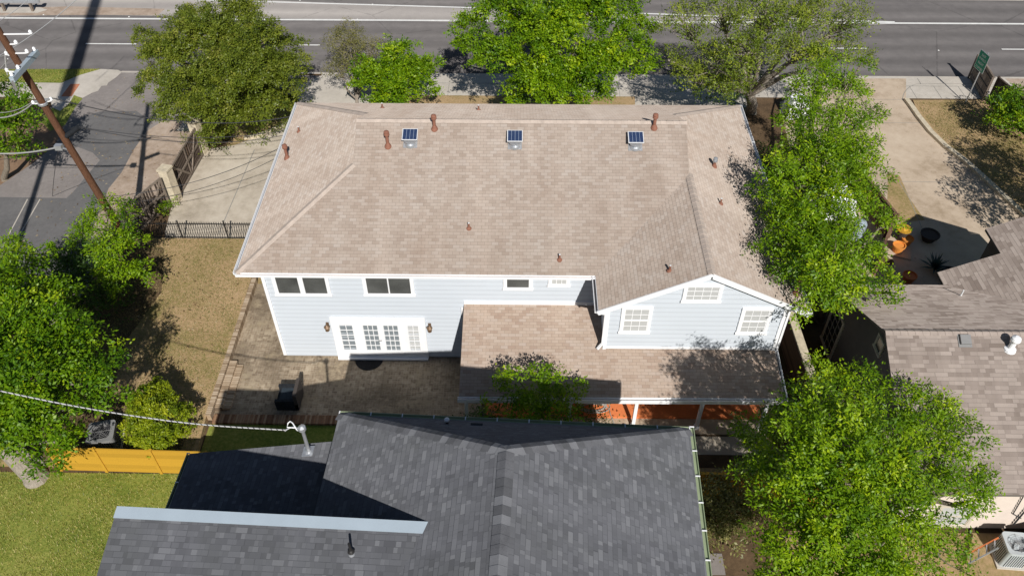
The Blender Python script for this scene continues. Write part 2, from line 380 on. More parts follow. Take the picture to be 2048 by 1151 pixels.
wn = q.n('ShaderNodeTexWhiteNoise', noise_dimensions='3D'); t.links.new(cb.outputs[0], wn.inputs['Vector'])
pz = q.pos(); n1 = q.noise(pz, .55, 5, .6); n2 = q.noise(pz, 5, 5, .65)
bc = q.ramp(q.m('ADD', q.m('MULTIPLY', wn.outputs[0], .25), q.m('MULTIPLY', n2, .75)), [(.32,(.23,.175,.12)),(.5,(.35,.275,.195)),(.68,(.47,.385,.28))])
bc = q.mix(q.m('MULTIPLY', edge, .5), bc, (.55,.49,.39))
bc = q.mix(q.ramp(n1, [(.44, 0.0), (.60, .68)]), bc, (.13,.10,.07))
bc = q.mix(q.ramp(q.noise(pz, 1.1, 5, .7), [(.52, 0.0), (.66, .6)]), bc, (.50,.41,.28))
t.links.new(bc, b.inputs['Base Color']); q.bump(b, q.m('SUBTRACT', n2, q.m('MULTIPLY', edge, .7)), .5, .02); M['patio'] = m
# soldier course brick
def soldier(name, cols, axis, wd=.095):
    m, t, b = new_mat(name, .9, .2); q = N(t); sp = q.n('ShaderNodeSeparateXYZ'); t.links.new(q.pos(), sp.inputs[0])
    c = q.m('DIVIDE', sp.outputs[axis], wd); ci = q.m('FLOOR', c); cf = q.m('FRACT', c)
    wn = q.n('ShaderNodeTexWhiteNoise', noise_dimensions='1D'); t.links.new(ci, wn.inputs['W']); n2 = q.noise(q.pos(), 9, 4)
    cl = q.ramp(q.m('ADD', q.m('MULTIPLY', wn.outputs[0], .55), q.m('MULTIPLY', n2, .45)), cols)
    cl = q.mix(q.m('LESS_THAN', cf, .14), cl, (.16,.12,.085)); t.links.new(cl, b.inputs['Base Color']); q.bump(b, q.m('GREATER_THAN', cf, .14), .6, .01); return m
M['brick_cap'] = soldier('pale brick capping', [(.25,(.30,.215,.14)),(.5,(.44,.335,.23)),(.8,(.58,.47,.35))], 1)
M['brick_row'] = soldier('red brick soldier row', [(.25,(.16,.08,.045)),(.5,(.28,.15,.085)),(.8,(.40,.27,.17))], 0)

# ------------------------------------------------------------------ ground, roads, paths
def sheet(name, poly, z, mat, px=True, thick=0.0):
    mb = MB(); pts = [g(a, b, z) for a, b in poly] if px else [(a, b, z) for a, b in poly]
    ar = sum(pts[i][0]*pts[(i+1)%len(pts)][1]-pts[(i+1)%len(pts)][0]*pts[i][1] for i in range(len(pts)))
    if ar < 0: pts = pts[::-1]
    if thick: mb.prism(pts, z-thick, z)
    else: mb.face(pts)
    return struct(mb.build(name, mat))
RZ = -.12; KY = 46.5
sheet('ground', [(-500,-400),(500,-400),(500,600),(-500,600)], -.14, M['lawn_dry'], False)
sheet('terrain', [(-160,-120),(160,-120),(160,KY),(-160,KY)], 0.0, M['mulch'], False, .3)
sheet('road', [(-160,KY),(160,KY),(160,70),(-160,70)], RZ, M['road'], False)
sheet('road_shoulder', [(-60,36),(150,29),(905,44),(905,16),(512,0),(-60,-12)], RZ+.008, M['road_light'])
sheet('road_shoulder', [(905,44),(1500,50),(1780,50),(905,16)], RZ+.008, M['road_light'])
sheet('verge', [(-80,32),(200,30),(315,31),(330,18),(140,13),(-80,20)], RZ+.012, M['dirt_pale'])
sheet('verge', [(-80,26),(75,26),(95,20),(80,15),(-80,16)], RZ+.016, M['conc'])
sheet('verge', [(1700,-1),(2300,3.5),(2300,-10),(1700,-12)], RZ+.012, M['conc'])
sheet('side_street', [(-120,620),(-120,250),(100,215),(163,197),(245,141),(450,146),(650,152),(600,215),(400,215),(372,236),(300,330),(215,480),(150,640)], .004, M['road_old'])
sheet('side_street_patch', [(127,248),(165,235),(200,223),(273,222),(288,233),(293,263),(267,300),(243,345),(217,377),(180,470),(120,640),(-120,640),(-120,392),(133,396),(146,384),(200,320),(185,305),(150,292),(112,285)], .008, M['road_new'])
sheet('gravel_strip', [(372,236),(330,238),(293,263),(267,300),(243,345),(217,377),(180,470),(240,470),(290,430),(345,330),(392,255),(400,236)], .010, M['dirt_pale'])
sheet('pavement', [(400,236),(372,236),(352,262),(392,262)], .014, M['conc'])
mb = MB()
for a, b_, c, d in ((55,398,-20,540),(80,398,10,520)):
    p, q_ = g(a, b_, .012), g(c, d, .012); mb.face([(p[0]-.03,p[1],.012),(q_[0]-.03,q_[1],.012),(q_[0]+.03,q_[1],.012),(p[0]+.03,p[1],.012)])
struct(mb.build('street_markings', M['conc']))
# corner island of the side street
sheet('verge', [(-60,139),(202,138),(160,150),(122,166),(-60,162)], .014, M['lawn_green'])
sheet('pavement', [(-60,163),(122,166),(160,150),(202,138),(236,140),(244,144),(232,155),(216,166),(214,171),(203,172),(196,182),(184,186),(165,196),(155,193),(148,190),(140,205),(120,222),(105,215),(100,200),(-60,190)], .018, M['conc'])
sheet('tactile_paving', [(141,168),(160,168),(143,193),(122,193)], .022, M['tactile'])
sheet('verge', [(148,190),(165,197),(150,215),(130,250),(100,262),(80,240),(105,215),(120,222),(140,205)], .014, M['lawn_green'])
sheet('verge', [(-80,250),(100,215),(128,250),(110,290),(60,330),(0,370),(-80,390)], .012, M['dirt'])
# road markings
mb = MB()
def stripe(x0, x1, y, wd, y1=None):
    y1 = y if y1 is None else y1
    mb.face([(x0,y-wd/2,RZ+.02),(x1,y1-wd/2,RZ+.02),(x1,y1+wd/2,RZ+.02),(x0,y+wd/2,RZ+.02)])
stripe(-60, 60, 53.75, .21)
a, b_ = g(390,-3,RZ), g(905,15,RZ); c = g(1790,45.5,RZ); stripe(a[0]-12, b_[0], a[1]+.35, .17, b_[1]); stripe(b_[0], c[0], b_[1], .17, c[1]+.05)
for x0p, x1p, yp in ((177,278,81),(598,640,90),(1640,1735,100.5),(2006,2105,102.5)):
    a, b_ = g(x0p, yp, RZ), g(x1p, yp, RZ); stripe(a[0], b_[0], 50.2, .13)
a = g(270, 80, RZ); stripe(a[0]-14.5, a[0]-11.2, 50.2, .13)
struct(mb.build('road_markings', M['paint_w']))
for i, (px_, py_) in enumerate(((87,30),(258,34),(600,1),(745,9),(715,39),(866,41),(1746,45),(1935,48),(1877,101),(2045,49))):
    mb = MB(); p = g(px_, py_, RZ); mb.lathe((p[0], p[1], RZ+.0), [(.06,0),(.06,.012),(.03,.03)], 8)
    o = mb.build('road_stud', M['reflector']); o.location = (0,0,0)
    tag(o, ('white road stud on the solid line above the utility pole crossarm','white road stud on the solid line left of the dense olive tree','white road stud on the far slanting line above the dense olive tree','white road stud on the far slanting line above the round bright shrub','white road stud on the solid line behind the round bright shrub','white road stud on the solid line at the left edge of the large bright tree','white road stud where the two far lines meet, right of the thin leaved tree','white road stud on the merged line above the green road sign','lone white road stud between two lane dashes left of the green sign','white road stud on the merged line at the far right edge')[i], 'road stud', 'white studs along the road lines')
# kerb and pavement along the main road
mb = MB(); mb.box((0, KY-.075, -.06), (320, .15, .13)); k = struct(mb.build('kerb', M['conc']))
x_l = g(640, 160)[0]
sheet('pavement', [(x_l, 46.38),(70, 46.38),(70, 43.9),(x_l, 43.9)], .012, M['conc'], False)
mb = MB()
for i in range(40):
    x = x_l+1.5*i+.6; mb.face([(x,43.9,.0165),(x+.03,43.9,.0165),(x+.03,45.3,.0165),(x,45.3,.0165)])
mb.face([(x_l,45.30,.0165),(70,45.30,.0165),(70,45.34,.0165),(x_l,45.34,.0165)])
struct(mb.build('pavement_joints', M['foundation']))
sheet('verge', [(x_l-4,43.9),(12,43.9),(12,35),(x_l-4,35)], .004, M['lawn_dry'], False)
# left: concrete drive behind the gates, front walk
sheet('driveway', [(330,465),(345,405),(372,330),(398,300),(470,290),(500,278),(560,252),(600,235),(720,210),(740,330),(620,560),(480,505),(330,505)], .008, M['conc_old'])
mb = MB(); a, b_ = g(509,299,.013), g(437,468,.013); mb.face([(a[0]-.02,a[1],.013),(b_[0]-.02,b_[1],.013),(b_[0]+.02,b_[1],.013),(a[0]+.02,a[1],.013)]); struct(mb.build('driveway_joint', M['foundation']))
sheet('pavement', [(600,215),(590,175),(640,152),(760,155),(760,215)], .018, M['conc'])
sheet('pavement', [(1270,215),(1270,180),(1500,190),(1500,215)], .018, M['conc'])
mb = MB()
P_ = [g(a, b_, .06) for a, b_ in ((488,276),(512,272),(540,262),(572,248),(600,233))]
for i in range(4): mb.beam(P_[i], P_[i+1], .22, .14)
struct(mb.build('driveway_kerb', M['stone']))
# right: neighbour's drive
D0 = [(1560,213),(1560,204),(1690,157),(1812,157),(1812,200),(1826,216),(1850,246),(1880,280),(1920,310),(1960,345),(2000,380),(2060,430),(2200,560),(2100,640),(1700,640),(1690,420),(1580,300)]
sheet('driveway', D0, .018, M['conc_warm'])
mb = MB()
def joint(p, q_, wd=.03, z=.0225):
    a, b_ = Vector(g(*p, z)), Vector(g(*q_, z)); d = (b_-a).normalized(); n = Vector((-d.y, d.x, 0))*wd/2
    mb.face([a-n, b_-n, b_+n, a+n])
joint((1720,199),(1812,199)); joint((1730,245),(1843,246)); joint((1785,343),(1818,395)); joint((1750,362),(2010,366)); joint((1818,395),(1850,470))
pr = None
for i in range(13):
    t_ = math.pi*.5 + math.pi*.5*i/12
    p = (1840+28*math.cos(t_)*1.25 , 200-32*math.sin(t_))
    if pr: joint(pr, p, .035)
    pr = p
joint((1840,168),(1990,166)); joint((1835,157),(1842,168))
struct(mb.build('driveway_joints', M['foundation']))
sheet('verge', [(1775,345),(1800,352),(1818,395),(1850,440),(1800,445),(1775,400)], .022, M['lawn_dry'])
mb = MB(); P_ = [g(a, b_, .09) for a, b_ in ((1812,199),(1822,212),(1838,235),(1862,265),(1890,292),(1930,322),(1970,358),(2010,395),(2060,440),(2110,490))]
for i in range(len(P_)-1): mb.beam(P_[i], P_[i+1], .28, .20)
struct(mb.build('driveway_kerb', M['stone']))
sheet('lawn', [(1826,200),(2100,200),(2200,480),(2110,488),(2060,436),(2010,392),(1970,355),(1930,319),(1890,289),(1862,262),(1838,232)], .06, M['lawn_dry'], True, .06)
sheet('verge', [(2010,157),(2300,160),(2300,205),(2060,195)], .02, M['dirt_pale'])
# side lawn, patio, back strips
LZ = .30
sheet('lawn', [(-19.5,30.25),(-12.5,30.25),(-12.5,27.6),(-12.42,19.6),(-12.3,17.35),(-21,17.35)], LZ, M['lawn_dry'], False, .3)
sheet('verge', [(-19.5,17.4),(-13.0,17.4),(-12.9,18.6),(-14.6,19.6),(-16.6,20.6),(-17.0,23.5),(-16.4,26.5),(-17.2,29.5),(-19.5,30.1)], LZ+.006, M['mulch'], False)
sheet('path', [(-12.5,30.25),(-10.0,30.25),(-10.0,27.4),(-12.5,27.4)], .016, M['lawn_dry'], False)
sheet('patio', [(-12.3,27.4),(-9.9,27.4),(-9.9,23.2),(-1.5,23.2),(-1.5,19.8),(-12.3,19.8)], .02, M['patio'], False)
mb = MB(); mb.box((-12.36, 23.55, .16), (.21, 7.9, .34)); struct(mb.build('brick_edging', M['brick_cap']))
mb = MB(); mb.box((-6.9, 19.62, .05), (10.6, .42, .12)); struct(mb.build('brick_edging', M['brick_row']))
# steps down from the lawn to the patio
st_ = thing('brick_steps', (-11.9, 21.2, 0), 'two low brick steps at the left edge of the patio below the lawn', 'steps')
mb = MB(); mb.box((-12.09, 21.3, .12), (.30, 2.5, .20)); mb.build('tread', M['brick_cap'], st_)
mb = MB(); mb.box((-11.80, 21.25, .07), (.28, 2.3, .10)); mb.build('tread', M['brick_cap'], st_)
sheet('lawn', [(-30,17.1),(-5,17.1),(-5,-6),(-30,-6)], .012, M['lawn_green'], False)
sheet('lawn', [(-12.3,19.4),(-1.4,19.4),(-1.4,17.1),(-12.3,17.1)], .016, M['lawn_green'], False)
sheet('lawn', [(4.5,17.6),(13,17.6),(13,16.4),(4.5,16.4)], .016, M['lawn_dry'], False)
sheet('gravel_strip', [(4,14.1),(7.2,14.1),(7.2,13.3),(4,13.3)], .03, M['road_old'], False)
sheet('lawn', [(4,13.1),(30,13.1),(30,-6),(4,-6)], .026, M['lawn_green'], False)
sheet('lawn', [(9.5,15.0),(30,15.0),(30,13.1),(9.5,13.1)], .028, M['lawn_dry'], False)
sheet('pavement', [(2.0,19.05),(9.8,19.05),(9.8,18.2),(2.0,18.2)], .02, M['conc_old'], False)

# grass blades over the lawns
rng = np.random.default_rng(7)
def blades(name, poly, z, n, hmin, hmax, cols, label, px=False):
    pts = [g(a, b_, z)[:2] for a, b_ in poly] if px else poly
    P = np.array(pts); lo, hi = P.min(0), P.max(0)
    q_ = rng.uniform(lo, hi, (int(n*1.0), 2)); inside = np.zeros(len(q_), bool); j = len(P)-1
    for i in range(len(P)):
        c = ((P[i,1] > q_[:,1]) != (P[j,1] > q_[:,1])) & (q_[:,0] < (P[j,0]-P[i,0])*(q_[:,1]-P[i,1])/(P[j,1]-P[i,1]+1e-9)+P[i,0])
        inside ^= c; j = i
    q_ = q_[inside]
    pn = np.sin(q_[:,0]*1.9+2*np.sin(q_[:,1]*1.3))*np.sin(q_[:,1]*2.3+np.sin(q_[:,0]*2.9))
    q_ = q_[rng.uniform(-1.6, 1, len(q_)) < pn]; k = len(q_)
    a = rng.uniform(0, 6.283, k); h = rng.uniform(hmin, hmax, k); ln = rng.uniform(.02, .09, k); wd = .011
    b0 = np.c_[q_[:,0]-wd*np.sin(a), q_[:,1]+wd*np.cos(a), np.full(k, z)]
    b1 = np.c_[q_[:,0]+wd*np.sin(a), q_[:,1]-wd*np.cos(a), np.full(k, z)]
    tp = np.c_[q_[:,0]+ln*np.cos(a), q_[:,1]+ln*np.sin(a), z+h]
    v = np.stack([b0, b1, tp], 1).reshape(-1, 3)
    me = bpy.data.meshes.new(name); me.vertices.add(3*k); me.vertices.foreach_set('co', v.ravel())
    me.loops.add(3*k); me.loops.foreach_set('vertex_index', np.arange(3*k, dtype=np.int32))
    me.polygons.add(k); me.polygons.foreach_set('loop_start', np.arange(0, 3*k, 3, dtype=np.int32))
    uv = me.uv_layers.new(name='UVMap'); r_ = np.clip(.5+.35*np.repeat(pn[:k] if len(pn) == k else rng.normal(0, .5, k), 3), 0, 1)
    r_ = np.clip(np.repeat(rng.uniform(0, 1, k), 3), 0, 1)
    uv.data.foreach_set('uv', np.c_[r_, r_].ravel()); me.materials.append(cols); me.update(); me.validate()
    o = bpy.data.objects.new(name, me); SC.collection.objects.link(o)
    tag(o, label, 'grass', None, 'stuff'); return o
M['blade_green'] = leaf_mat('green grass blades', [(.11,.15,.018),(.25,.28,.04),(.41,.39,.085),(.56,.48,.19)], .3)
M['blade_dry'] = leaf_mat('dry grass blades', [(.14,.17,.04),(.28,.26,.09),(.42,.33,.16),(.55,.43,.25)], .3)
blades('grass', [(-26,17.1),(-8.5,17.1),(-8.5,4),(-26,4)], .012, 150000, .03, .08, M['blade_green'], 'yellow green mown grass in the lower left corner')
blades('grass', [(-19.5,30.2),(-12.5,30.2),(-12.5,17.4),(-21,17.4)], LZ, 90000, .02, .06, M['blade_dry'], 'dry straw coloured grass of the side lawn beside the pale house')
blades('grass', [(1830,205),(2100,205),(2200,480),(2110,484),(2010,388),(1890,287)], .06, 60000, .03, .08, M['blade_dry'], 'patchy dry grass wedge right of the neighbouring drive', True)
blades('grass', [(-60,139),(202,138),(160,150),(122,166),(-60,162)], .014, 14000, .03, .08, M['blade_green'], 'small green grass wedge at the street corner', True)
blades('grass', [(4,13.1),(20,13.1),(20,6),(4,6)], .026, 40000, .03, .08, M['blade_green'], 'shaded grass at the lower right below the big tree')

def litter(name, x0, y0, x1, y1, z, n, seed, cols, label, smin=.03, smax=.08):
    r_ = np.random.default_rng(seed); c = np.c_[r_.uniform(x0,x1,n), r_.uniform(y0,y1,n)]; c += .35*np.sin(c[:,::-1]*3.1); a = r_.uniform(0,6.283,n); s = r_.uniform(smin,smax,n)
    mb = MB()
    for i in range(n):
        ca, sa = math.cos(a[i])*s[i], math.sin(a[i])*s[i]; x, y = c[i]; u = float(r_.uniform())
        mb.face([(x-ca,y-sa,z),(x+sa*.4,y-ca*.4,z+.012),(x+ca,y+sa,z+.004),(x-sa*.4,y+ca*.4,z+.010)], 0, [(u,u)]*4)
    tag(mb.build(name, cols), label, 'leaves', None, 'stuff')
M['dead_leaf'] = leaf_mat('fallen leaves', [(.10,.06,.03),(.22,.14,.07),(.38,.27,.14),(.55,.45,.28)], .1)
litter('fallen_leaves', -19,18,-12.6,30, LZ+.03, 700, 3, M['dead_leaf'], 'fallen leaves scattered over the dry side lawn')
litter('fallen_leaves', -12,20,-1.6,27, .03, 160, 4, M['dead_leaf'], 'few fallen leaves on the brick patio', .02, .05)
litter('fallen_leaves', -25,30,-18.5,46, .02, 420, 5, M['dead_leaf'], 'leaf debris along the side street and gravel strip')
litter('fallen_leaves', 14,28,28,45, .03, 260, 6, M['dead_leaf'], 'leaf debris on the neighbouring drive', .02, .05)

# ------------------------------------------------------------------ building helpers
def roofplane(mb, pts, t=.12, mat=0, fascia=1):
    P = [Vector(p) for p in pts]
    n = Vector((0,0,0))
    for i in range(len(P)):
        a, b_ = P[i], P[(i+1) % len(P)]
        n += Vector(((a.y-b_.y)*(a.z+b_.z), (a.z-b_.z)*(a.x+b_.x), (a.x-b_.x)*(a.y+b_.y)))
    if n.z < 0: P = P[::-1]; n = -n
    n.normalize(); e = Vector((0,0,1)).cross(n)
    e = e.normalized() if e.length > 1e-4 else Vector((1,0,0)); s = n.cross(e)
    mb.face(P, mat, [(p.dot(e), p.dot(s)) for p in P])
    Q = [p-Vector((0,0,t)) for p in P]
    mb.face(Q[::-1], fascia)
    for i in range(len(P)):
        j = (i+1) % len(P); mb.face([P[i], Q[i], Q[j], P[j]], fascia)
def caps(mb, a, b_, mat=0, wd=.30, step=.26, lift=.012, sl=.46):
    """overlapping folded cap shingles along a hip or ridge"""
    a, b_ = Vector(a), Vector(b_); L = (b_-a).length; d = (b_-a)/L; sd = d.cross(Vector((0,0,1))).normalized()
    n = max(1, int(L/step)); up = sd.cross(d)
    if up.z < 0: up = -up
    base_mat = mat; rc_ = random.Random(int(L*100))
    for i in range(n):
        mat = base_mat if base_mat >= 0 else rc_.choice((0,0,1,2))
        p = a+d*(L*i/n); q_ = a+d*(L*(i+1)/n+.03)
        h0, h1 = .018+lift, .006+lift; dr = wd*.5*sl
        tri = [p+up*h0, q_+up*h1]
        for sg in (1, -1):
            e0 = p+sd*sg*wd/2+up*h0-Vector((0,0,dr)); e1 = q_+sd*sg*wd/2+up*h1-Vector((0,0,dr))
            f = [tri[0], tri[1], e1, e0]
            mb.face(f if sg < 0 else f[::-1], mat)
        e0 = p+sd*wd/2+up*h0-Vector((0,0,dr)); e1 = p-sd*wd/2+up*h0-Vector((0,0,dr))
        mb.face([e0, p+up*h0, e1, p-up*.03], mat)
def siding(mb, A, B, z0, z1, xr=None, h=.235, out=.05, mat=0):
    """lap siding on the wall from A to B (plan), outward = right of A->B; xr(z)->(t0,t1) limits in metres"""
    A, B = Vector((A[0],A[1],0)), Vector((B[0],B[1],0)); L = (B-A).length; d = (B-A)/L; n = Vector((d.y,-d.x,0))
    z = z0
    while z < z1-.01:
        zt = min(z+h, z1)
        a0, b0 = xr(z) if xr else (0, L); a1, b1 = xr(zt) if xr else (0, L)
        if b0-a0 < .02: break
        if b1 < a1: a1 = b1 = (a1+b1)/2
        p = [A+d*a0+n*out+V(0,0,z), A+d*b0+n*out+V(0,0,z), A+d*b1+n*.004+V(0,0,zt), A+d*a1+n*.004+V(0,0,zt)]
        mb.face(p, mat)
        mb.face([A+d*a0+V(0,0,z), A+d*b0+V(0,0,z), p[1], p[0]], mat)
        z = zt
def wallbox(mb, x0, y0, x1, y1, z0, z1, mat=0): mb.box(((x0+x1)/2,(y0+y1)/2,(z0+z1)/2), (x1-x0, y1-y0, z1-z0), 0, mat)
def gutter(a, b_, mat, inner, parent, name='gutter', wd=.13, ht=.11, hang=None, hmat=None):
    """open-topped gutter running outside a->b (outward = right of a->b)"""
    mb = MB(); a, b_ = Vector(a), Vector(b_); d = (b_-a).normalized(); n = Vector((d.y,-d.x,0)).normalized(); up = V(0,0,1)
    prof = [(0,.0),(0,-ht),(wd*.97,-ht),(wd,-.02),(wd,.012),(wd-.02,.012),(wd-.025,-.02),(wd*.7,-ht*.55),(.015,-ht*.55),(.015,0)]
    for i in range(len(prof)):
        j = (i+1) % len(prof); (o0, h0), (o1, h1) = prof[i], prof[j]
        mb.face([a+n*o0+up*h0, b_+n*o0+up*h0, b_+n*o1+up*h1, a+n*o1+up*h1], 1 if i == 7 else 0)
    for e in (a, b_):
        mb.face([e+n*o+up*h for o, h in prof], 0)
    L = (b_-a).length
    if hang:
        k = int(L/hang)
        for i in range(k+1):
            p = a+d*(L*i/max(k,1)); mb.beam(p+n*.0+up*.016, p+n*(wd+.004)+up*.016, .035, .012, 2)
    return mb.build(name, [mat, inner, hmat or mat], parent)
def window(parent, c, wd, ht, n, glass, cols=1, rows=1, split=0, frame=.11, name='window', fm=None, meet=False):
    """c = centre on wall plane; n = outward normal in plan; frame mesh with the pane as its child"""
    n = Vector((n[0], n[1], 0)).normalized(); d = Vector((-n.y, n.x, 0)); c = Vector(c)+n*.035; up = V(0,0,1)
    mb = MB(); fm = fm or M['white']
    def rect(u0, v0, u1, v1, o0, o1):
        vs = []
        for o in (o0-.035 if o0 == 0 else o0, o1):
            for (u, v) in ((u0,v0),(u1,v0),(u1,v1),(u0,v1)): vs.append(c+d*u+up*v+n*o)
        mb.faces(vs, ((3,2,1,0),(4,5,6,7),(0,1,5,4),(1,2,6,5),(2,3,7,6),(3,0,4,7)), 0)
    W, H = wd/2, ht/2; f = frame
    rect(-W-f, H, W+f, H+f, 0, .06); rect(-W-f-.03, -H-f*.8, W+f+.03, -H, 0, .085)
    rect(-W-f, -H, -W, H, 0, .058); rect(W, -H, W+f, H, 0, .058)
    sf = .035
    rect(-W, H-sf, W, H, .012, .046); rect(-W, -H, W, -H+sf, .012, .046); rect(-W, -H+sf, -W+sf, H-sf, .012, .046); rect(W-sf, -H+sf, W, H-sf, .012, .046)
    if split: rect(-split/2, -H+sf, split/2, H-sf, .012, .057)
    if meet: rect(-W+sf, -.03, W-sf, .03, .012, .05)
    for i in range(1, cols):
        u = -W+wd*i/cols; rect(u-.011, -H+sf, u+.011, H-sf, .03, .04)
    for j in range(1, rows):
        v = -H+ht*j/rows; rect(-W+sf, v-.011, W-sf, v+.011, .031, .0385)
    fr = mb.build(name, fm, parent)
    pb = MB(); p0 = [c+d*u+up*v+n*.03 for u, v in ((-W,-H),(W,-H),(W,H),(-W,H))]
    pb.face(p0, 0, [(0,0),(wd,0),(wd,ht),(0,ht)]); pb.build('pane', glass, fr)
    return fr

# ------------------------------------------------------------------ the pale blue house
HL, HR, HF, HB, EZ, SL = -10.76, 10.5, 22.52, 34.40, 5.40, .5
WX0, WX1, WY0, WY1 = -9.98, 9.76, 23.0, 33.9
RX = 6.69; RZW = EZ+SL*(HR-RX); YR = (HF+HB)/2; RZM = EZ+SL*(YR-HF); LX = -6.65; LZZ = EZ+SL*(LX-HL)
GF = 20.68; WL = 2.88
house = thing('blue_house', (0, 28, 0), 'wide pale blue clapboard house with tan shingle roof in the middle of the plots', 'house')
mb = MB()
wallbox(mb, WX0+.01, WY0+.01, WX1-.01, WY1, 0, EZ-.05, 1)
wallbox(mb, 3.31, 21.01, WX1-.01, 23.2, 0, EZ-.05, 1)
siding(mb, (WX0, WY0), (3.3, WY0), .12, EZ-.05)
siding(mb, (WX0, WY1), (WX0, WY0), .12, EZ-.05)
siding(mb, (WX1, 21.0), (WX1, WY1), .12, EZ-.05)
siding(mb, (WX1, WY1+.01), (WX0, WY1+.01), .12, EZ-.05)
siding(mb, (3.3, 23.0), (3.3, 21.0), 3.0, EZ-.05)
gz = lambda x: EZ+SL*(x-WL) if x < RX else EZ+SL*(HR-x)
def wing_range(z):
    zz = z+.14
    if zz <= gz(3.3): return (0, WX1-3.3)
    lo = (zz-EZ)/SL+WL-3.3; hi = HR-(zz-EZ)/SL-3.3
    return (max(0, lo), min(WX1-3.3, hi))
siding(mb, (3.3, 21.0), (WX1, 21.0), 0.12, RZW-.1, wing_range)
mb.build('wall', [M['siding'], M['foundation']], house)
mb = MB()   # solid gable infill behind the siding, corner boards, base boards
mb.face([(3.3,21.02,EZ-.05),(WX1,21.02,EZ-.05),(WX1,21.02,gz(WX1)-.13),(RX,21.02,RZW-.13),(3.3,21.02,gz(3.3)-.13)])
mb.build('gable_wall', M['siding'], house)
for x, y in ((WX0-.01, WY0-.01), (WX1+.01, 20.99), (3.29, 20.99)): mb = MB(); mb.box((x, y, EZ/2+.05 if x != 3.29 else 4.15), (.13, .13, EZ-.2 if x != 3.29 else 2.3)); mb.build('corner_board', M['white'], house)
for bx_ in (((.55, WY0-.045, 3.45), (5.5, .05, .16)), ((6.53, 20.955, 3.12), (6.46, .05, .12))): mb = MB(); mb.box(*bx_); mb.build('base_board', M['white'], house)
mb = MB()   # soffit
mb.box(((HL+HR)/2, (HF+HB)/2+.0, EZ-.10), (HR-HL-.1, HB-HF-.1, .03)); mb.box(((WL+HR)/2, (GF+23)/2, EZ-.105), (HR-WL-.1, 23-GF-.7, .03))
mb.build('soffit', M['white_dirty'], house)
mb = MB()
roofplane(mb, [(HL,HF,EZ),(WL,HF,EZ),(RX,HF+RX-WL,RZW),(RX,YR,RZM),(LX,YR,RZM),(LX,HF+LX-HL,LZZ)])
roofplane(mb, [(WL,GF,EZ),(RX,GF,RZW),(RX,HF+RX-WL,RZW),(WL,HF,EZ)])
roofplane(mb, [(HR,GF,EZ),(HR,HB,EZ),(RX,HB-(HR-RX),RZW),(RX,GF,RZW)])
roofplane(mb, [(HR,HB,EZ),(HL,HB,EZ),(LX,HB-(LX-HL),LZZ),(LX,YR,RZM),(RX,YR,RZM),(RX,HB-(HR-RX),RZW)])
roofplane(mb, [(HL,HB,EZ),(HL,HF,EZ),(LX,HF+LX-HL,LZZ),(LX,HB-(LX-HL),LZZ)])
for x, z, y0, y1 in ((LX-.01, LZZ, HF+LX-HL, HB-(LX-HL)), (RX+.01, RZW, HF+RX-WL, HB-(HR-RX))):
    mb.face([(x,y0,z-.1),(x,y1,z-.1),(x,YR,RZM-.1)], 2)
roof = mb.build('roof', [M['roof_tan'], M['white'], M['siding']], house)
for a, b_ in (((HL,HF,EZ),(LX,HF+LX-HL,LZZ)), ((HL,HB,EZ),(LX,HB-(LX-HL),LZZ)), ((HR,HB,EZ),(RX,HB-(HR-RX),RZW)), ((RX,GF,RZW),(RX,HF+RX-WL+.1,RZW)), ((LX,YR,RZM),(RX,YR,RZM))): mb = MB(); caps(mb, a, b_, sl=.5 if abs(a[1]-b_[1]) < .01 or a[0] == b_[0] else .33); mb.build('ridge_cap', M['cap_tan'], roof)

mb = MB()   # barge boards of the gable
mb.beam((WL-.02,GF-.02,EZ-.10),(RX,GF-.02,RZW-.10),.05,.20,0,(0,0,1)); mb.beam((RX,GF-.02,RZW-.10),(HR+.02,GF-.02,EZ-.10),.05,.20,0,(0,0,1))
mb.build('barge_board', M['white'], roof)
gutter((HL-.02,HF,EZ-.005),(WL,HF,EZ-.005), M['white'], M['gutter_in'], house)
gutter((HL,HB,EZ-.005),(HL,HF,EZ-.005), M['white'], M['galv'], house)
gutter((HR,GF,EZ-.005),(HR,HB,EZ-.005), M['white'], M['galv'], house, hang=1.4)
gutter((WL,HF,EZ-.005),(WL,GF,EZ-.005), M['white'], M['rubber'], house)
mb = MB(); mb.beam((3.2,20.93,EZ-.15),(3.2,20.93,3.35),.09,.07); mb.beam((3.2,20.93,3.35),(3.02,20.85,3.12),.09,.07); mb.beam((2.84,20.72,EZ-.12),(3.2,20.93,EZ-.4),.09,.07); mb.build('downspout', M['white'], house)
mb = MB(); mb.beam((2.75,22.44,EZ-.1),(3.12,22.9,EZ-.5),.09,.07); mb.beam((3.16,22.93,EZ-.5),(3.16,22.93,3.5),.09,.07); mb.build('downspout', M['white'], house)
mb = MB(); mb.beam((-2.28,22.9,3.2),(-2.28,22.9,.15),.08,.06); mb.build('downspout', M['white'], house)
mb = MB(); mb.beam((9.93,21.0,EZ-.2),(9.93,21.0,.2),.08,.06); mb.build('downspout', M['white'], house)
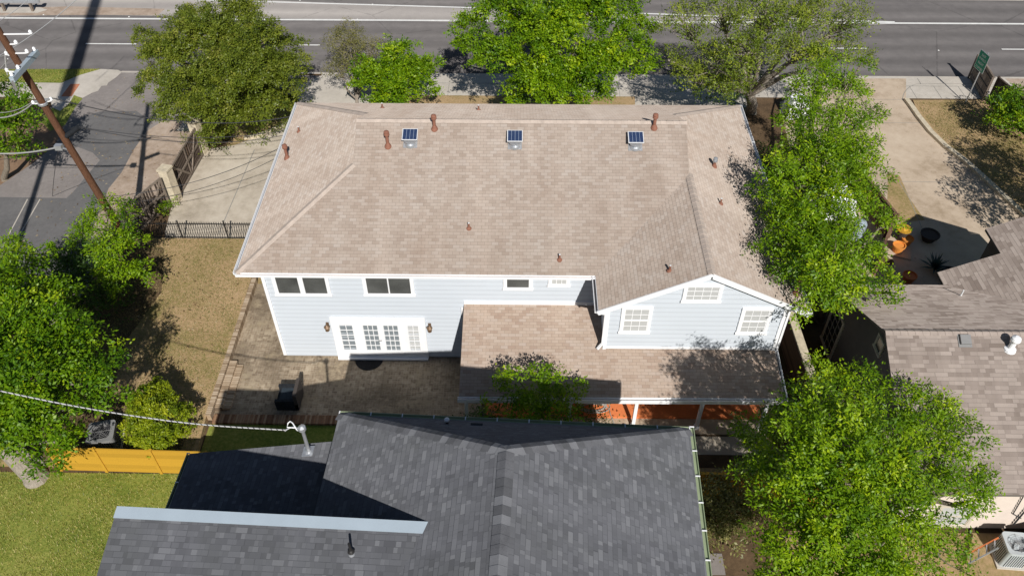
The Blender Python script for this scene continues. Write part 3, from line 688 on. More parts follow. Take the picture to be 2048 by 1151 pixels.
# upper windows
Y = WY0
window(house, (-8.54, Y, 4.36), 2.0, .98, (0,-1), M['screen'], split=.20, meet=False)
window(house, (-5.12, Y, 4.38), 1.78, .96, (0,-1), M['screen'], split=.05)
window(house, (-.05, Y, 4.58), .92, .56, (0,-1), M['screen'])
window(house, (1.55, Y, 4.68), .62, .36, (0,-1), M['glass_pale'], 3, 1)
Y = 21.0
window(house, (4.34, Y, 4.65), .92, 1.22, (0,-1), M['glass_pale'], 3, 4, meet=True)
window(house, (8.73, Y, 4.65), .92, 1.22, (0,-1), M['glass_pale'], 3, 4, meet=True)
window(house, (6.58, Y, 6.08), 1.18, .72, (0,-1), M['glass_pale'], 4, 3)
# garden doors
def door_leaf(u0, u1, cols, glass, name, y, z0=.24, z1=2.28, handle=None, st=.12):
    mb = MB(); W = u1-u0
    gx0, gx1, gz0, gz1 = u0+st, u1-st, z0+.32, z1-.16
    for (a, b_, c, d) in ((u0,z0,gx0,z1),(gx1,z0,u1,z1),(gx0,z0,gx1,gz0),(gx0,gz1,gx1,z1)): wallbox(mb, a, y-.05, c, y, b_, d)
    for i in range(1, cols): x = gx0+(gx1-gx0)*i/cols; wallbox(mb, x-.015, y-.042, x+.015, y-.012, gz0, gz1)
    for j in range(1, 5): z = gz0+(gz1-gz0)*j/5; wallbox(mb, gx0, y-.040, gx1, y-.013, z-.015, z+.015)
    lf = mb.build(name, M['white'], house); lf.location.y = -.045
    pb = MB(); pb.face([(gx0,y-.02,gz0),(gx1,y-.02,gz0),(gx1,y-.02,gz1),(gx0,y-.02,gz1)]); pb.build('pane', glass, lf)
    if handle:
        hb = MB(); wallbox(hb, handle-.03, y-.07, handle+.03, y-.05, 1.15, 1.40); hb.tube([(handle,y-.07,1.22),(handle,y-.12,1.22),(handle-.12,y-.12,1.22)], .014, 6); hb.build('handle', M['black_metal'], lf)
    return lf
mb = MB(); wallbox(mb, -7.72, 22.93, -3.84, 22.99, 2.36, 2.56); wallbox(mb, -7.72, 22.93, -7.58, 22.99, .05, 2.36); wallbox(mb, -3.98, 22.93, -3.84, 22.99, .05, 2.36)
wallbox(mb, -7.58, 22.94, -3.98, 22.99, .05, .24); wallbox(mb, -7.70, 22.82, -3.86, 22.95, .05, .13); wallbox(mb, -6.66, 22.935, -6.54, 22.985, .24, 2.36); wallbox(mb, -4.86, 22.935, -4.74, 22.985, .24, 2.36); wallbox(mb, -7.58, 22.936, -3.98, 22.984, 2.28, 2.36)
mb.build('door_frame', M['white'], house).location.y = -.045
door_leaf(-7.58, -6.66, 2, M['glass_mid'], 'side_light', 22.975, st=.2)
door_leaf(-6.54, -5.70, 3, M['glass_mid'], 'door', 22.97, st=.13)
door_leaf(-5.70, -4.86, 3, M['glass_mid'], 'door', 22.97, handle=-5.73, st=.13)
door_leaf(-4.74, -3.98, 2, M['glass_pale'], 'side_light', 22.975, st=.17)
for x in (-7.87, -3.66):
    mb = MB(); mb.box((x, 22.95, 2.12), (.12, .05, .2)); mb.beam((x,22.95,2.2),(x,22.82,2.24),.03,.03); mb.lathe((x, 22.8, 1.88), [(.03,0),(.09,.04),(.10,.22),(.13,.24),(.05,.32),(.01,.36)], 8)
    l_ = mb.build('wall_lantern', M['brass'], house); l_.location.y = -.03
    mb = MB(); mb.lathe((x, 22.8, 1.93), [(.02,0),(.104,.03),(.106,.15),(.02,.16)], 8); mb.build('lens', M['lens'], l_)
# porch
def pz(y): return 2.665+.171*(y-18.85)
mb = MB()
roofplane(mb, [(-2.2,18.85,pz(18.85)),(9.85,18.9,pz(18.9)),(9.85,20.99,pz(20.99)),(3.28,20.99,pz(20.99)),(3.28,22.99,pz(22.99)),(-2.2,22.99,pz(22.99))], .14)
mb.build('porch_roof', [M['roof_porch'], M['white']], house)
gutter((-2.25,18.85,pz(18.85)-.01),(9.9,18.9,pz(18.85)-.01), M['white'], M['gutter_in'], house, wd=.14, ht=.19)
gutter((9.85,18.85,pz(18.85)-.01),(9.85,21.0,pz(20.9)-.01), M['white'], M['rubber'], house)
for x in (-2.0, 2.02, 4.55, 7.07, 9.55):
    mb = MB(); mb.beam((x,19.42,.02),(x,19.42,2.56),.13,.13); mb.box((x,19.42,.12),(.19,.19,.2)); mb.box((x,19.42,2.45),(.19,.19,.08)); mb.build('porch_post', M['white'], house)
mb = MB(); wallbox(mb, -2.1, 19.34, 9.7, 19.50, 2.42, 2.60); mb.build('porch_beam', M['white'], house)
mb = MB(); wallbox(mb, -1.3, 19.86, 9.75, 23.0, .0, .16); mb.build('porch_floor', M['terracotta'], house)
mb = MB(); wallbox(mb, -1.3, 19.15, 9.75, 19.855, .0, .06); mb.build('porch_step', M['conc_warm'], house)
# vents on the tan roof
def rz_main(x, y):
    a = [y-HF if not (x > WL and y < HF+(x-WL)) else 99, HB-y, x-HL, HR-x]
    if x > RX or (x > WL and y < HF+(x-WL)): a[0] = 99
    if LX < x: a[2] = 99
    if x > WL and (x-WL) < RX-WL and y < HF+(x-WL): return EZ+SL*(x-WL)
    if x < RX: a[3] = 99
    return EZ+SL*min(a)
def flue(x, y, h=.55, r=.066, m=None, capm=None, parent=house, name='vent_pipe', rz=rz_main):
    z = rz(x, y); mb = MB(); m = m or M['rust']
    mb.lathe((x, y, z-.15), [(r*2.3,.02),(r*2.2,.14),(r*1.35,.26),(r,.30),(r,h+.15)], 14)
    p = mb.build(name, m, parent, smooth=False)
    mb = MB(); mb.lathe((x, y, z+h-.06), [(r*1.05,0),(r*1.7,.02),(r*1.75,.09),(r*1.1,.11),(r*1.1,.13),(r*1.7,.15),(r*1.5,.19),(r*.2,.22)], 14); mb.build('cap', capm or m, p)
def stub(x, y, h=.26, r=.035, parent=house, rz=rz_main, m=None):
    z = rz(x, y); mb = MB(); m = m or M['rust']
    mb.lathe((x, y, z-.08), [(r*3.2,.0),(r*3.0,.085),(r*1.4,.13),(r*1.05,.18),(r,h+.08)], 10); p = mb.build('vent_pipe', m, parent)
    mb = MB(); mb.lathe((x, y, z+h-.02), [(r*1.03,0),(r*1.05,.022),(r*.7,.023)], 10); mb.build('lip', M['white_dirty'], p)
for x, y, h in ((-10.2,29.5,.56),(-5.3,27.38,.56),(-3.47,28.1,.5),(5.38,28.2,.5),(10.12,21.43,.56)): flue(x, y, h)
for x, y in ((-10.05,31.43),(-6.31,32.41),(-1.89,31.89),(-1.96,24.23),(1.53,23.1),(7.83,25.25),(5.39,21.51)): stub(x, y)
flue(8.0, 27.78, .3, .055, M['rust'], M['galv'])
for x, y in ((-4.41,27.45),(-.22,27.42),(4.59,27.4)):
    z = rz_main(x, y); mb = MB(); mb.box((x,y+.06,z+.04),(.56,.46,.02),0,0,__import__('mathutils').Euler((math.atan(.5),0,0)))
    mb.lathe((x,y+.02,z-.05), [(.23,0),(.22,.10),(.17,.20),(.24,.22),(.24,.24),(.1,.26)], 20)
    p = mb.build('solar_fan', M['galv'], house)
    e = __import__('mathutils').Euler((math.atan(.28),0,0)); mb = MB(); mb.box((x,y+.14,z+.38),(.62,.58,.035),0,0,e); mb.beam((x,y+.1,z+.2),(x,y+.12,z+.37),.1,.04)
    cs, sn = math.cos(e.x), math.sin(e.x)
    q0 = [(x+u*.285, y+.14+v*.265*cs-.019*sn, z+.38+v*.265*sn+.019*cs) for u, v in ((-1,-1),(1,-1),(1,1),(-1,1))]
    mb.face(q0, 1, [(0,0),(1,0),(1,1),(0,1)]); mb.build('solar_panel', [M['white_dirty'], M['solar']], p)

# ------------------------------------------------------------------ the charcoal roofed house in front
ang = R(-2.45); GO = (-5.24, 14.48)
def G(x, y, z): return (GO[0]+x*math.cos(ang)-y*math.sin(ang), GO[1]+x*math.sin(ang)+y*math.cos(ang), z)
grey = thing('grey_house', G(5.1,-8,0), 'two storey house with charcoal shingle roof and sage green gutters, nearest the camera', 'house')
GS = .578; GZ = 7.4; AY = -2.95; AZ = GZ+GS*5.1; PY = -4.43; PZ = 9.30; PX1 = (PZ-GZ)/GS; SS = .25; END = -15.5
def gbox(mb, x0, y0, x1, y1, z0, z1, mat=0):
    vs = [G(x0,y0,z0),G(x1,y0,z0),G(x1,y1,z0),G(x0,y1,z0),G(x0,y0,z1),G(x1,y0,z1),G(x1,y1,z1),G(x0,y1,z1)]
    mb.faces(vs, ((3,2,1,0),(4,5,6,7),(0,1,5,4),(1,2,6,5),(2,3,7,6),(3,0,4,7)), mat)
mb = MB(); gbox(mb, .4, END+.4, 9.8, -.4, 0, GZ-.1); gbox(mb, -4.45, PY-.02, .4, -.6, 0, 5.35); gbox(mb, -3.95, END+.4, .4, PY-.05, 0, 6.5)
for p0, p1, z0, z1 in (((.38,-.38),(.38,END+.4),.3,GZ-.1),((9.82,END+.4),(9.82,-.38),.3,GZ-.1),((9.82,-.38),(.38,-.38),.3,GZ-.1),((-3.97,PY),(-3.97,END+.4),.3,6.5)):
    siding(mb, G(*p0,0), G(*p1,0), z0, z1, h=.18)
# the tall wall under the ridge flashing
y = PY+.02; mb.face([G(-4.05,y,5.3), G(PX1,y,5.3), G(PX1,y,PZ-.1), G(-4.05,y,PZ-.1)][::-1])
mb.face([G(-3.97,PY,6.4),G(-3.97,END+.4,6.4),G(-3.97,END+.4,PZ-SS*(PY-END)-.1),G(-3.97,PY,PZ-.1)])
mb.build('wall', M['grey_wall'], grey)
mb = MB()
roofplane(mb, [G(0,0,GZ),G(10.2,0,GZ),G(5.1,AY,AZ)], .12)
roofplane(mb, [G(0,0,GZ),G(5.1,AY,AZ),G(5.1,END,AZ),G(0,END,GZ)], .12)
roofplane(mb, [G(10.2,0,GZ),G(10.2,END,GZ),G(5.1,END,AZ),G(5.1,AY,AZ)], .12)
gr = mb.build('roof', [M['roof_grey'], M['grey_wall']], grey)
for a, b_, w_ in ((G(5.1,AY-.05,AZ),G(5.1,END,AZ),.40),(G(0,0,GZ),G(5.1,AY,AZ),.36),(G(10.2,0,GZ),G(5.1,AY,AZ),.36)): mb = MB(); caps(mb, a, b_, -1, w_, .24, .012, .56 if w_ == .40 else .45); mb.build('ridge_cap', [M['cap_grey'], M['cap_grey2'], M['cap_grey3']], gr)
mb = MB(); k = (PY-END)*SS
mb2pts = [G(-4.2,PY,PZ),G(PX1,PY,PZ),G((PZ-k-GZ)/GS,END,PZ-k),G(-4.2,END,PZ-k)]
roofplane(mb, mb2pts, .12); gr2 = mb.build('shed_roof', [M['roof_grey'], M['grey_wall']], grey)
mb = MB()
vs = [G(-4.22,PY-.22,PZ-.22*SS+.016),G(PX1+.12,PY-.22,PZ-.22*SS+.016),G(PX1+.12,PY+.06,PZ+.018),G(-4.22,PY+.06,PZ+.018)]
mb.face(vs); dn = [ (v[0],v[1],v[2]-.012) for v in (vs[0],vs[1])]; mb.face([dn[0],dn[1],vs[1],vs[0]]); dz = [(v[0],v[1],v[2]-.16) for v in (vs[3],vs[2])]; mb.face([vs[3],vs[2],dz[1],dz[0]])
mb.face([vs[2],vs[1],(vs[1][0],vs[1][1],vs[1][2]-.12),(vs[2][0],vs[2][1],vs[2][2]-.12)])
mb.build('ridge_flashing', M['metal_blue'], gr2)
mb = MB(); LW = -4.86; LS = .22; LZ0 = 5.5
roofplane(mb, [G(LW,-.34,LZ0),G(.38,-.34,LZ0+LS*(.38-LW)),G(.38,PY,LZ0+LS*(.38-LW)),G(LW,PY,LZ0)], .12)
mb.build('lower_roof', [M['roof_grey'], M['grey_wall']], grey)
gutter(G(10.2,0,GZ-.005),G(0,0,GZ-.005), M['green_gutter'], M['green_gutter'], grey, wd=.12, hang=.92, hmat=M['white_dirty'])
gutter(G(10.2,END,GZ-.005),G(10.2,.12,GZ-.005), M['green_gutter'], M['green_gutter'], grey, wd=.13, hang=.80, hmat=M['white'])
gutter(G(LW,-.34,LZ0-.005),G(LW,PY,LZ0-.005), M['green_gutter'], M['rubber'], grey, wd=.10, hang=.95, hmat=M['white_dirty'])
# things on the charcoal roof
a = g(895, 853, 7.75); mb = MB(); mb.lathe((a[0],a[1],a[2]-.1), [(.13,0),(.12,.05),(.05,.10),(.045,.42)], 10); p = mb.build('vent_pipe', M['black_metal'], grey)
mb = MB(); mb.lathe((a[0],a[1],a[2]+.3), [(.07,0),(.075,.06),(.02,.09)], 10); mb.build('cap', M['white_dirty'], p)
a = g(953, 860, 7.85); mb = MB(); mb.box((a[0],a[1],a[2]+.06), (.34,.30,.16), ang); mb.box((a[0],a[1],a[2]-.0), (.52,.36,.03), ang, 0, __import__('mathutils').Euler((-.75,0,0))); mb.build('box_vent', M['black_metal'], grey)
a = g(705, 1112, 8.98); mb = MB(); mb.lathe((a[0],a[1],a[2]-.05), [(.15,0),(.10,.12),(.06,.22),(.055,.26)], 12); mb.box((a[0],a[1]+.02,a[2]+.008), (.34,.32,.012), ang, 0, __import__('mathutils').Euler((.244,0,0))); p = mb.build('vent_pipe', M['galv'], grey)
mb = MB(); mb.lathe((a[0],a[1],a[2]+.2), [(.07,0),(.085,.04),(.05,.09),(.035,.10),(.03,.42)], 12); mb.build('cap', M['black_metal'], p)
# service mast with weatherhead
a = g(618, 902, 6.42); mb = MB(); mb.lathe((a[0],a[1],a[2]-.1), [(.15,.0),(.14,.12),(.07,.16),(.055,.2),(.05,1.2)], 12); mb.lathe((a[0],a[1],a[2]+1.05), [(.08,0),(.12,.06),(.11,.16),(.03,.22)], 10)
mb.box((a[0]-.02,a[1],a[2]+.015),(.34,.36,.015),ang,0,__import__('mathutils').Euler((0,-.21,0)))
mast = mb.build('service_mast', M['galv'], grey); MAST = (a[0], a[1], a[2]+1.15)
mb = MB(); L = [V(MAST[0]-.08,MAST[1],MAST[2])+V(-.18-.16*math.cos(t_*.55)*(1 if t_ < 9 else 1), .12*math.sin(t_*.9), .05+.14*math.sin(t_*.55)) for t_ in range(13)]
mb.tube([MAST]+L+[(MAST[0]-.5, MAST[1]-.02, MAST[2]-.1)], .018, 6); mb.build('drip_loop', M['white'], mast)

# ------------------------------------------------------------------ brown roofed neighbour on the right
nb = thing('brown_roof_house', (22, 20, 0), 'single storey neighbour with weathered brown shingle roof at the right edge', 'house')
BX, BE, BS, BN, BZ, BR, BRZ = 12.9, 33.0, 14.75, 24.65, 3.0, 19.7, 5.52; bs = (BRZ-BZ)/(BR-BS); VX, WGX = 17.65, 21.7; WGZ = BZ+bs*(WGX-VX); VY = BN-(WGX-VX)
mb = MB()
wallbox(mb, 13.22, 15.2, BE-.4, 24.2, 0, BZ-.02, 0)
siding(mb, (13.2, 24.2), (13.2, 15.2), .15, BRZ-.2, lambda z: (0, 9.0) if z < 3.0 else ((z-BZ)/bs-.35+.05, 9.0-((z-BZ)/bs-.35)-.05), h=.17)
mb.face([(13.21,24.2,BZ-.1),(13.21,15.2,BZ-.1),(13.21,BR,BRZ-.2)])
wallbox(mb, 18.05, 24.0, 25.3, 25.1, 0, BZ-.02, 0); wallbox(mb, 20.1, 24.0, 24, 26.7, 0, 4.0, 0)
mb.face([(20.1,26.71,4.0),(WGX,26.71,WGZ-.15),(24,26.71,4.0)]); mb.face([(18.05,25.11,2.98),(WGX,25.11,WGZ-.15),(25.3,25.11,2.98)])
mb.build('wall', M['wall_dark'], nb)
mb = MB(); siding(mb, (13.2, 15.19), (BE-.4, 15.19), .15, BZ-.05, h=.16); mb.build('south_wall', M['wall_tan'], nb)
mb = MB()
roofplane(mb, [(BX,BS,BZ),(BE,BS,BZ),(BE,BR,BRZ),(BX,BR,BRZ)])
roofplane(mb, [(BX,BN,BZ),(BX,BR,BRZ),(BE,BR,BRZ),(BE,BN,BZ),(WGX+(WGX-VX),BN,BZ),(WGX,VY,WGZ),(VX,BN,BZ)])
x2 = 19.85; z2 = BZ+bs*(x2-VX)
roofplane(mb, [(VX,BN,BZ),(VX,25.4,BZ),(x2,25.4,z2),(x2,26.95,z2),(WGX,26.95,WGZ),(WGX,VY,WGZ)])
roofplane(mb, [(2*WGX-VX,BN,BZ),(2*WGX-VX,25.4,BZ),(2*WGX-x2,25.4,z2),(2*WGX-x2,26.95,z2),(WGX,26.95,WGZ),(WGX,VY,WGZ)])
br = mb.build('roof', [M['roof_brown'], M['wall_dark']], nb)
for a, b_ in (((BX,BR,BRZ),(BE,BR,BRZ)),((WGX,26.95,WGZ),(WGX,VY,WGZ))): mb = MB(); caps(mb, a, b_); mb.build('ridge_cap', M['cap_brown'], br)
window(nb, (13.2, 23.42, 1.45), 1.15, 2.1, (-1,0), M['glass'], 3, 5, name='window', fm=M['cream'])
window(nb, (13.2, 20.02, 4.42), .48, .55, (-1,0), M['glass'], 1, 1, name='window', fm=M['cream'], frame=.07)
window(nb, (15.35, 15.19, .95), 1.2, 1.2, (0,-1), M['glass_pale'], 1, 1, name='window', fm=M['cream'], meet=True)
def rzb(x, y): return BZ+bs*(y-BS) if y < BR else BZ+bs*(BN-y)
a = g(1923, 692, 5.1); mb = MB(); z = rzb(a[0], a[1]); mb.box((a[0],a[1],z+.09),(.36,.34,.10),0,0,__import__('mathutils').Euler((.47,0,0))); mb.box((a[0],a[1],z+.02),(.46,.46,.02),0,0,__import__('mathutils').Euler((.47,0,0))); mb.build('box_vent', M['ac_dark'], nb)
a = g(2016, 703, 5.1); z = rzb(a[0], a[1]); mb = MB(); mb.lathe((a[0],a[1],z-.05), [(.22,0),(.20,.09),(.11,.12),(.10,.42)], 14); p = mb.build('turbine_vent', M['white'], nb)
mb = MB(); mb.lathe((a[0],a[1],z+.36), [(.06,0),(.14,.04),(.175,.13),(.15,.22),(.06,.28)], 16); mb.build('turbine', M['white'], p)
a = g(1921, 592, 3.6); z = rzb(a[0], a[1]); mb = MB(); mb.lathe((a[0],a[1],z-.06), [(.08,0),(.03,.10),(.028,.36)], 8); mb.build('vent_pipe', M['white_dirty'], nb)
mb = MB(); mb.tube([(17.62,15.08,2.85),(17.6,15.08,.5)], .03, 6); mb.tube([(17.1,15.10,2.85),(17.3,15.10,1.2),(17.7,15.10,.9)], .02, 6); mb.build('conduit', M['rubber'], nb)

# ------------------------------------------------------------------ fences and gates
def board_fence(name, a, b_, z0, z1, mat, label, cat, post=2.4, thick=.03, group=None, pside=1, cap=True, pmat=None):
    a, b_ = Vector((a[0],a[1],0)), Vector((b_[0],b_[1],0)); L = (b_-a).length; d = (b_-a)/L; n = Vector((d.y,-d.x,0))
    root = thing(name, (a.x, a.y, z0), label, cat, group); k = int(L/.145); rr = random.Random(int(L*100))
    mb = MB()
    for i in range(k):
        p0 = a+d*(L*i/k+.004); p1 = a+d*(L*(i+1)/k-.004); zt = z1+rr.uniform(-.012,.012); o = rr.uniform(-.003,.003)
        vs = [p0+n*o, p1+n*o, p1+n*(o-thick), p0+n*(o-thick)]; vs = [v+V(0,0,z0) for v in vs]+[v+V(0,0,zt) for v in vs]
        u = i*.14+.01
        for f in ((0,1,5,4),(1,2,6,5),(2,3,7,6),(3,0,4,7),(4,5,6,7)):
            mb.face([vs[q_] for q_ in f], 0, [(u,0),(u+.12,0),(u+.12,1),(u,1)])
    mb.build('boards', mat, root)
    m2 = pmat or mat
    mb = MB()
    for z in (z0+.3, (z0+z1)/2, z1-.25): mb.beam(a-n*.055*pside+V(0,0,z), b_-n*.055*pside+V(0,0,z), .045, .09)
    if cap: mb.beam(a-n*.01+V(0,0,z1+.025), b_-n*.01+V(0,0,z1+.025), .12, .035)
    mb.build('rail', m2, root); k = max(1, round(L/post))
    for i in range(k+1):
        p = a+d*(L*i/k)-n*.11*pside; mb = MB(); mb.beam(p+V(0,0,z0), p+V(0,0,z1+.03), .09, .09); mb.build('post', m2, root)
    return root
FZ = 1.5
cf = thing('panel_fence', (-17.9, 17.2, 0), 'orange cedar stained panel fence beside the charcoal roofed house, left of it', 'fence')
A0, A1 = Vector((-17.35, 17.22, 0)), Vector((-9.9, 17.05, 0)); d = (A1-A0).normalized(); n = V(d.y,-d.x,0)
cuts = [0, 1.75, 3.85, 5.9, (A1-A0).length]
for i in range(4):
    mb = MB(); p0, p1 = A0+d*(cuts[i]+.05), A0+d*(cuts[i+1]-.05)
    for j in range(6):
        z0 = .05+j*.24; vs = [p0+V(0,0,z0)+n*.02, p1+V(0,0,z0)+n*.02, p1+V(0,0,z0+.236)+n*.012, p0+V(0,0,z0+.236)+n*.012]
        mb.face(vs, 0, [(j*.14+.02,0),(j*.14+.02,2),(j*.14+.12,2),(j*.14+.12,0)]); bk = [v-n*.05 for v in vs]; mb.face(bk[::-1], 0, [(.05,0)]*4)
    mb.face([p0+V(0,0,1.485)+n*.012, p1+V(0,0,1.485)+n*.012, p1+V(0,0,1.485)-n*.04, p0+V(0,0,1.485)-n*.04], 0, [(.05,0)]*4)
    mb.build('panel', M['cedar'], cf)
    mb = MB(); p = A0+d*cuts[i]; mb.beam(p+V(0,0,0), p+V(0,0,1.53), .11, .11); mb.build('post', M['cedar'], cf)
board_fence('panel_fence', (5.3,16.45), (11.5,16.15), 0, 1.5, M['cedar'], 'orange cedar stained fence right of the charcoal roofed house, half under foliage', 'fence')

# masonry wall between the houses
gw = thing('garden_wall', (11.5, 22, 0), 'weathered tan garden wall between the blue house and the brown roofed neighbour', 'wall')
mb = MB(); mb.beam((11.45,26.0,.9),(11.55,18.6,.9), .20, 1.7); mb.build('wall_body', M['fence_brown'], gw)
mb = MB(); mb.beam((11.45,26.0,1.8),(11.55,18.6,1.8), .34, .10); mb.build('coping', M['stone'], gw)
board_fence('board_fence', (12.3,32.0), (12.3,24.6), 0, 1.6, M['fence_dark'], 'dark board fence in the shade behind the right hand trees', 'fence')
# gate fence on the side street
def xgate(a, b_, zt, label, mat):
    a, b_ = Vector((a[0],a[1],0)), Vector((b_[0],b_[1],0)); L = (b_-a).length; d = (b_-a)/L; n = V(d.y,-d.x,0)
    root = thing('gate_panel', (a.x,a.y,0), label, 'gate', 'old timber gate panels along the side street')
    mb = MB(); k = int(L/.16)
    for i in range(k):
        if (i*7) % 11 == 3: continue
        p = a+d*(L*(i+.5)/k)-n*.03; mb.beam(p+V(0,0,.08), p+V(0,0,zt-.08), .02, .135, 0, n)
    mb.build('boards', M['fence_dark'], root)
    mb = MB()
    for z in (.12, zt/2, zt-.05): mb.beam(a+V(0,0,z)+n*.03, b_+V(0,0,z)+n*.03, .05, .12)
    for t_ in (0.02, .5, .98): p = a+d*L*t_+n*.031; mb.beam(p+V(0,0,.05), p+V(0,0,zt), .10, .055, 0, n)
    mb.build('frame', M['fence_grey'], root)
    for s_ in (0, 1):
        mb = MB(); p0 = a+d*L*(.04+.5*s_)+n*.035; p1 = a+d*L*(.46+.5*s_)+n*.035
        q0, q1 = (.2, zt-.12) if s_ else (zt-.12, .2); mb.beam(p0+V(0,0,q0), p1+V(0,0,q1), .05, .11); mb.build('brace', M['fence_grey'], root)
def pillar(x, y, h, label, lean=0):
    root = thing('stone_pillar', (x,y,0), label, 'pillar', 'limestone pillars between the gate panels')
    mb = MB(); mb.box((x,y,h/2), (.50,.50,h), R(-14)); mb.build('shaft', M['stone'], root)
    mb = MB(); mb.box((x,y,h+.05), (.58,.58,.10), R(-14)); mb.build('cap', M['stone'], root)
pillar(-17.75, 37.9, 2.0, 'limestone pillar at the far end of the gates, under the dark green tree')
pillar(-17.95, 33.55, 2.0, 'limestone pillar between the two timber gate panels')
xgate((-17.85,33.95), (-17.65,37.5), 1.85, 'old dark timber gate panel between the two limestone pillars', 0)
xgate((-19.2,30.6), (-18.1,33.1), 1.85, 'old mossy timber gate panel nearest the utility pole', 0)
# iron fence
iron = thing('iron_fence', (-15.5, 30.4, 0), 'black wrought iron railing between the driveway and the side lawn', 'fence')
mb = MB(); xa, xb, yf = -18.9, -10.1, 30.3
for z in (.18, 1.18, .32): mb.beam((xa,yf,z),(xb,yf,z), .045, .03)
mb.build('rail', M['black_metal'], iron)
mb = MB(); k = int((xb-xa)/.115)
for i in range(k):
    x = xa+(xb-xa)*(i+.5)/k; mb.beam((x,yf,.08),(x,yf,1.30), .018, .018)
o = mb.build('pickets', M['black_metal'], iron)
for x in (-18.8, -16.55, -14.3, -12.05): mb = MB(); mb.box((x,yf,.68),(.06,.06,1.36)); mb.lathe((x,yf,1.34),[(.04,0),(.05,.03),(.01,.07)],8); mb.build('post', M['black_metal'], iron)
# right hand fences
board_fence('board_fence', g(1972,204)[:2], (29.6,36.8), 0, 1.7, M['fence_dark'], 'dark weathered board fence behind the bush at the right edge, by the road sign', 'fence', group=None)
board_fence('board_fence', (27.95,43.6), (28.15,46.3), 0, 1.6, M['fence_grey'], 'short grey fence end running to the main road beside the sign', 'fence')
board_fence('board_fence', (17.3,35.3), (18.15,31.0), 0, 1.6, M['fence_brown'], 'brown board fence beside the stacked flower pots, far section', 'fence', pside=-1)
board_fence('board_fence', (18.15,31.0), (16.7,28.4), 0, 1.6, M['fence_brown'], 'brown board fence beside the stacked flower pots, near section', 'fence', pside=1)
# guard rail on the far side of the road
grd = thing('guard_rail', (-33, 57, RZ), 'galvanised guard rail with rounded end across the main road', 'guard rail')
mb = MB(); ya = g(40,24,RZ)[1]; x_e = g(82,24,RZ)[0]
pr = [(0,.50),(.05,.56),(.05,.62),(0,.66),(.05,.70),(.05,.76),(0,.82)]
for i in range(6): (o0,h0),(o1,h1) = pr[i], pr[i+1]; mb.face([(-48,ya-o0,h0),(x_e,ya-o0,h0),(x_e,ya-o1,h1),(-48,ya-o1,h1)])
mb.lathe((x_e,ya+.12,.50),[(.14,0),(.17,.03),(.17,.30),(.14,.33)],12)
mb.build('beam', M['galv'], grd)
for i in range(6): mb = MB(); x = x_e-.6-2.0*i; mb.box((x,ya+.12,.3),(.15,.18,.95)); mb.build('post', M['fence_grey'], grd)

# ------------------------------------------------------------------ road sign
SG = thing('road_sign', (26.76, 43.39, 0), 'green lane sign on a leaning steel post beside the right hand drive', 'road sign')
sx, sy = 26.76, 43.39
mb = MB(); mb.tube([(sx,sy,-.05),(sx+.12,sy+.1,3.3)], .035, 8); mb.build('post', M['galv'], SG)
mb = MB(); p0, p1 = V(26.70,44.02,0), V(26.86,43.14,0); d = (p1-p0).normalized(); n = V(d.y,-d.x,0)
if n.x > 0: n = -n
z0, z1 = 2.12, 3.24; c = (p0+p1)/2; W = (p1-p0).length
def sg(u0, v0, u1, v1, o): 
    return [c+d*u0+V(0,0,v0)+n*o, c+d*u1+V(0,0,v0)+n*o, c+d*u1+V(0,0,v1)+n*o, c+d*u0+V(0,0,v1)+n*o]
f0 = sg(-W/2,z0,W/2,z1,.02); b0 = sg(-W/2,z0,W/2,z1,0); mb.face(f0, 1); mb.face(b0[::-1], 0)
for i in range(4): j = (i+1) % 4; mb.face([b0[i],b0[j],f0[j],f0[i]], 0)
mb.face(sg(-W/2+.025,z0+.025,W/2-.025,z1-.025,.023), 2)
bd = mb.build('sign_board', [M['galv'], M['sign_white'], M['sign_green']], SG)
ez = math.atan2(d.y, d.x)
for i, (tx, zc) in enumerate((('EAST',3.02),('ENFIELD',2.80),('RIGHT',2.54),('2 LANES',2.28))):
    cu = bpy.data.curves.new('lettering', 'FONT'); cu.body = tx; cu.size = .20 if i != 1 else .19; cu.align_x = 'CENTER'; cu.align_y = 'CENTER'; cu.extrude = .001
    cu.materials.append(M['sign_white']); tmp = bpy.data.objects.new('tmp', cu); SC.collection.objects.link(tmp); C.view_layer.update(); me_ = bpy.data.meshes.new_from_object(tmp.evaluated_get(C.evaluated_depsgraph_get())); bpy.data.objects.remove(tmp); me_.name = 'lettering'; o = bpy.data.objects.new('lettering', me_); SC.collection.objects.link(o); o.parent = bd
    pos = c+n*.026+V(0,0,zc)-Vector(SG.location); o.location = pos; o.rotation_euler = (math.pi/2, 0, ez); o.scale = (.88, 1, 1)

# ------------------------------------------------------------------ utility pole and wires
PB = V(-18.9, 29.7, 0); PTOP = V(*gx(5,75,-18.9))
up_ = thing('utility_pole', tuple(PB), 'brown leaning wooden utility pole with white crossarm at the left', 'utility pole')
PT = lambda z: PB+(PTOP-PB)*(z/PTOP.z)
def onpole(px_, py_):
    d_ = PTOP-PB; nn_ = V(0, d_.z, -d_.y); r_ = Vector(_ray(px_, py_)); o_ = V(0,0,CAM_H); return o_+r_*((PB-o_).dot(nn_)/r_.dot(nn_))
mb = MB(); mb.tube([PT(-.2), PT(4), PT(8), PT(13.0)], [.18,.165,.145,.125], 14); mb.build('shaft', M['pole_wood'], up_, smooth=True)
ZA = onpole(47,131).z; c = PT(ZA); mb = MB(); e0 = V(*g(74,104,ZA)); e1 = V(*g(24,160,ZA)); mb.beam(e0, e1, .17, .20); mb.build('crossarm', M['metal_blue'], up_)
mb = MB(); mb.beam(e1, e1+V(-.1,.1,-.5), .08, .08); mb.beam(PT(ZA-.5), e1*.55+e0*.45, .05,.05); mb.build('arm_brace', M['galv'], up_)
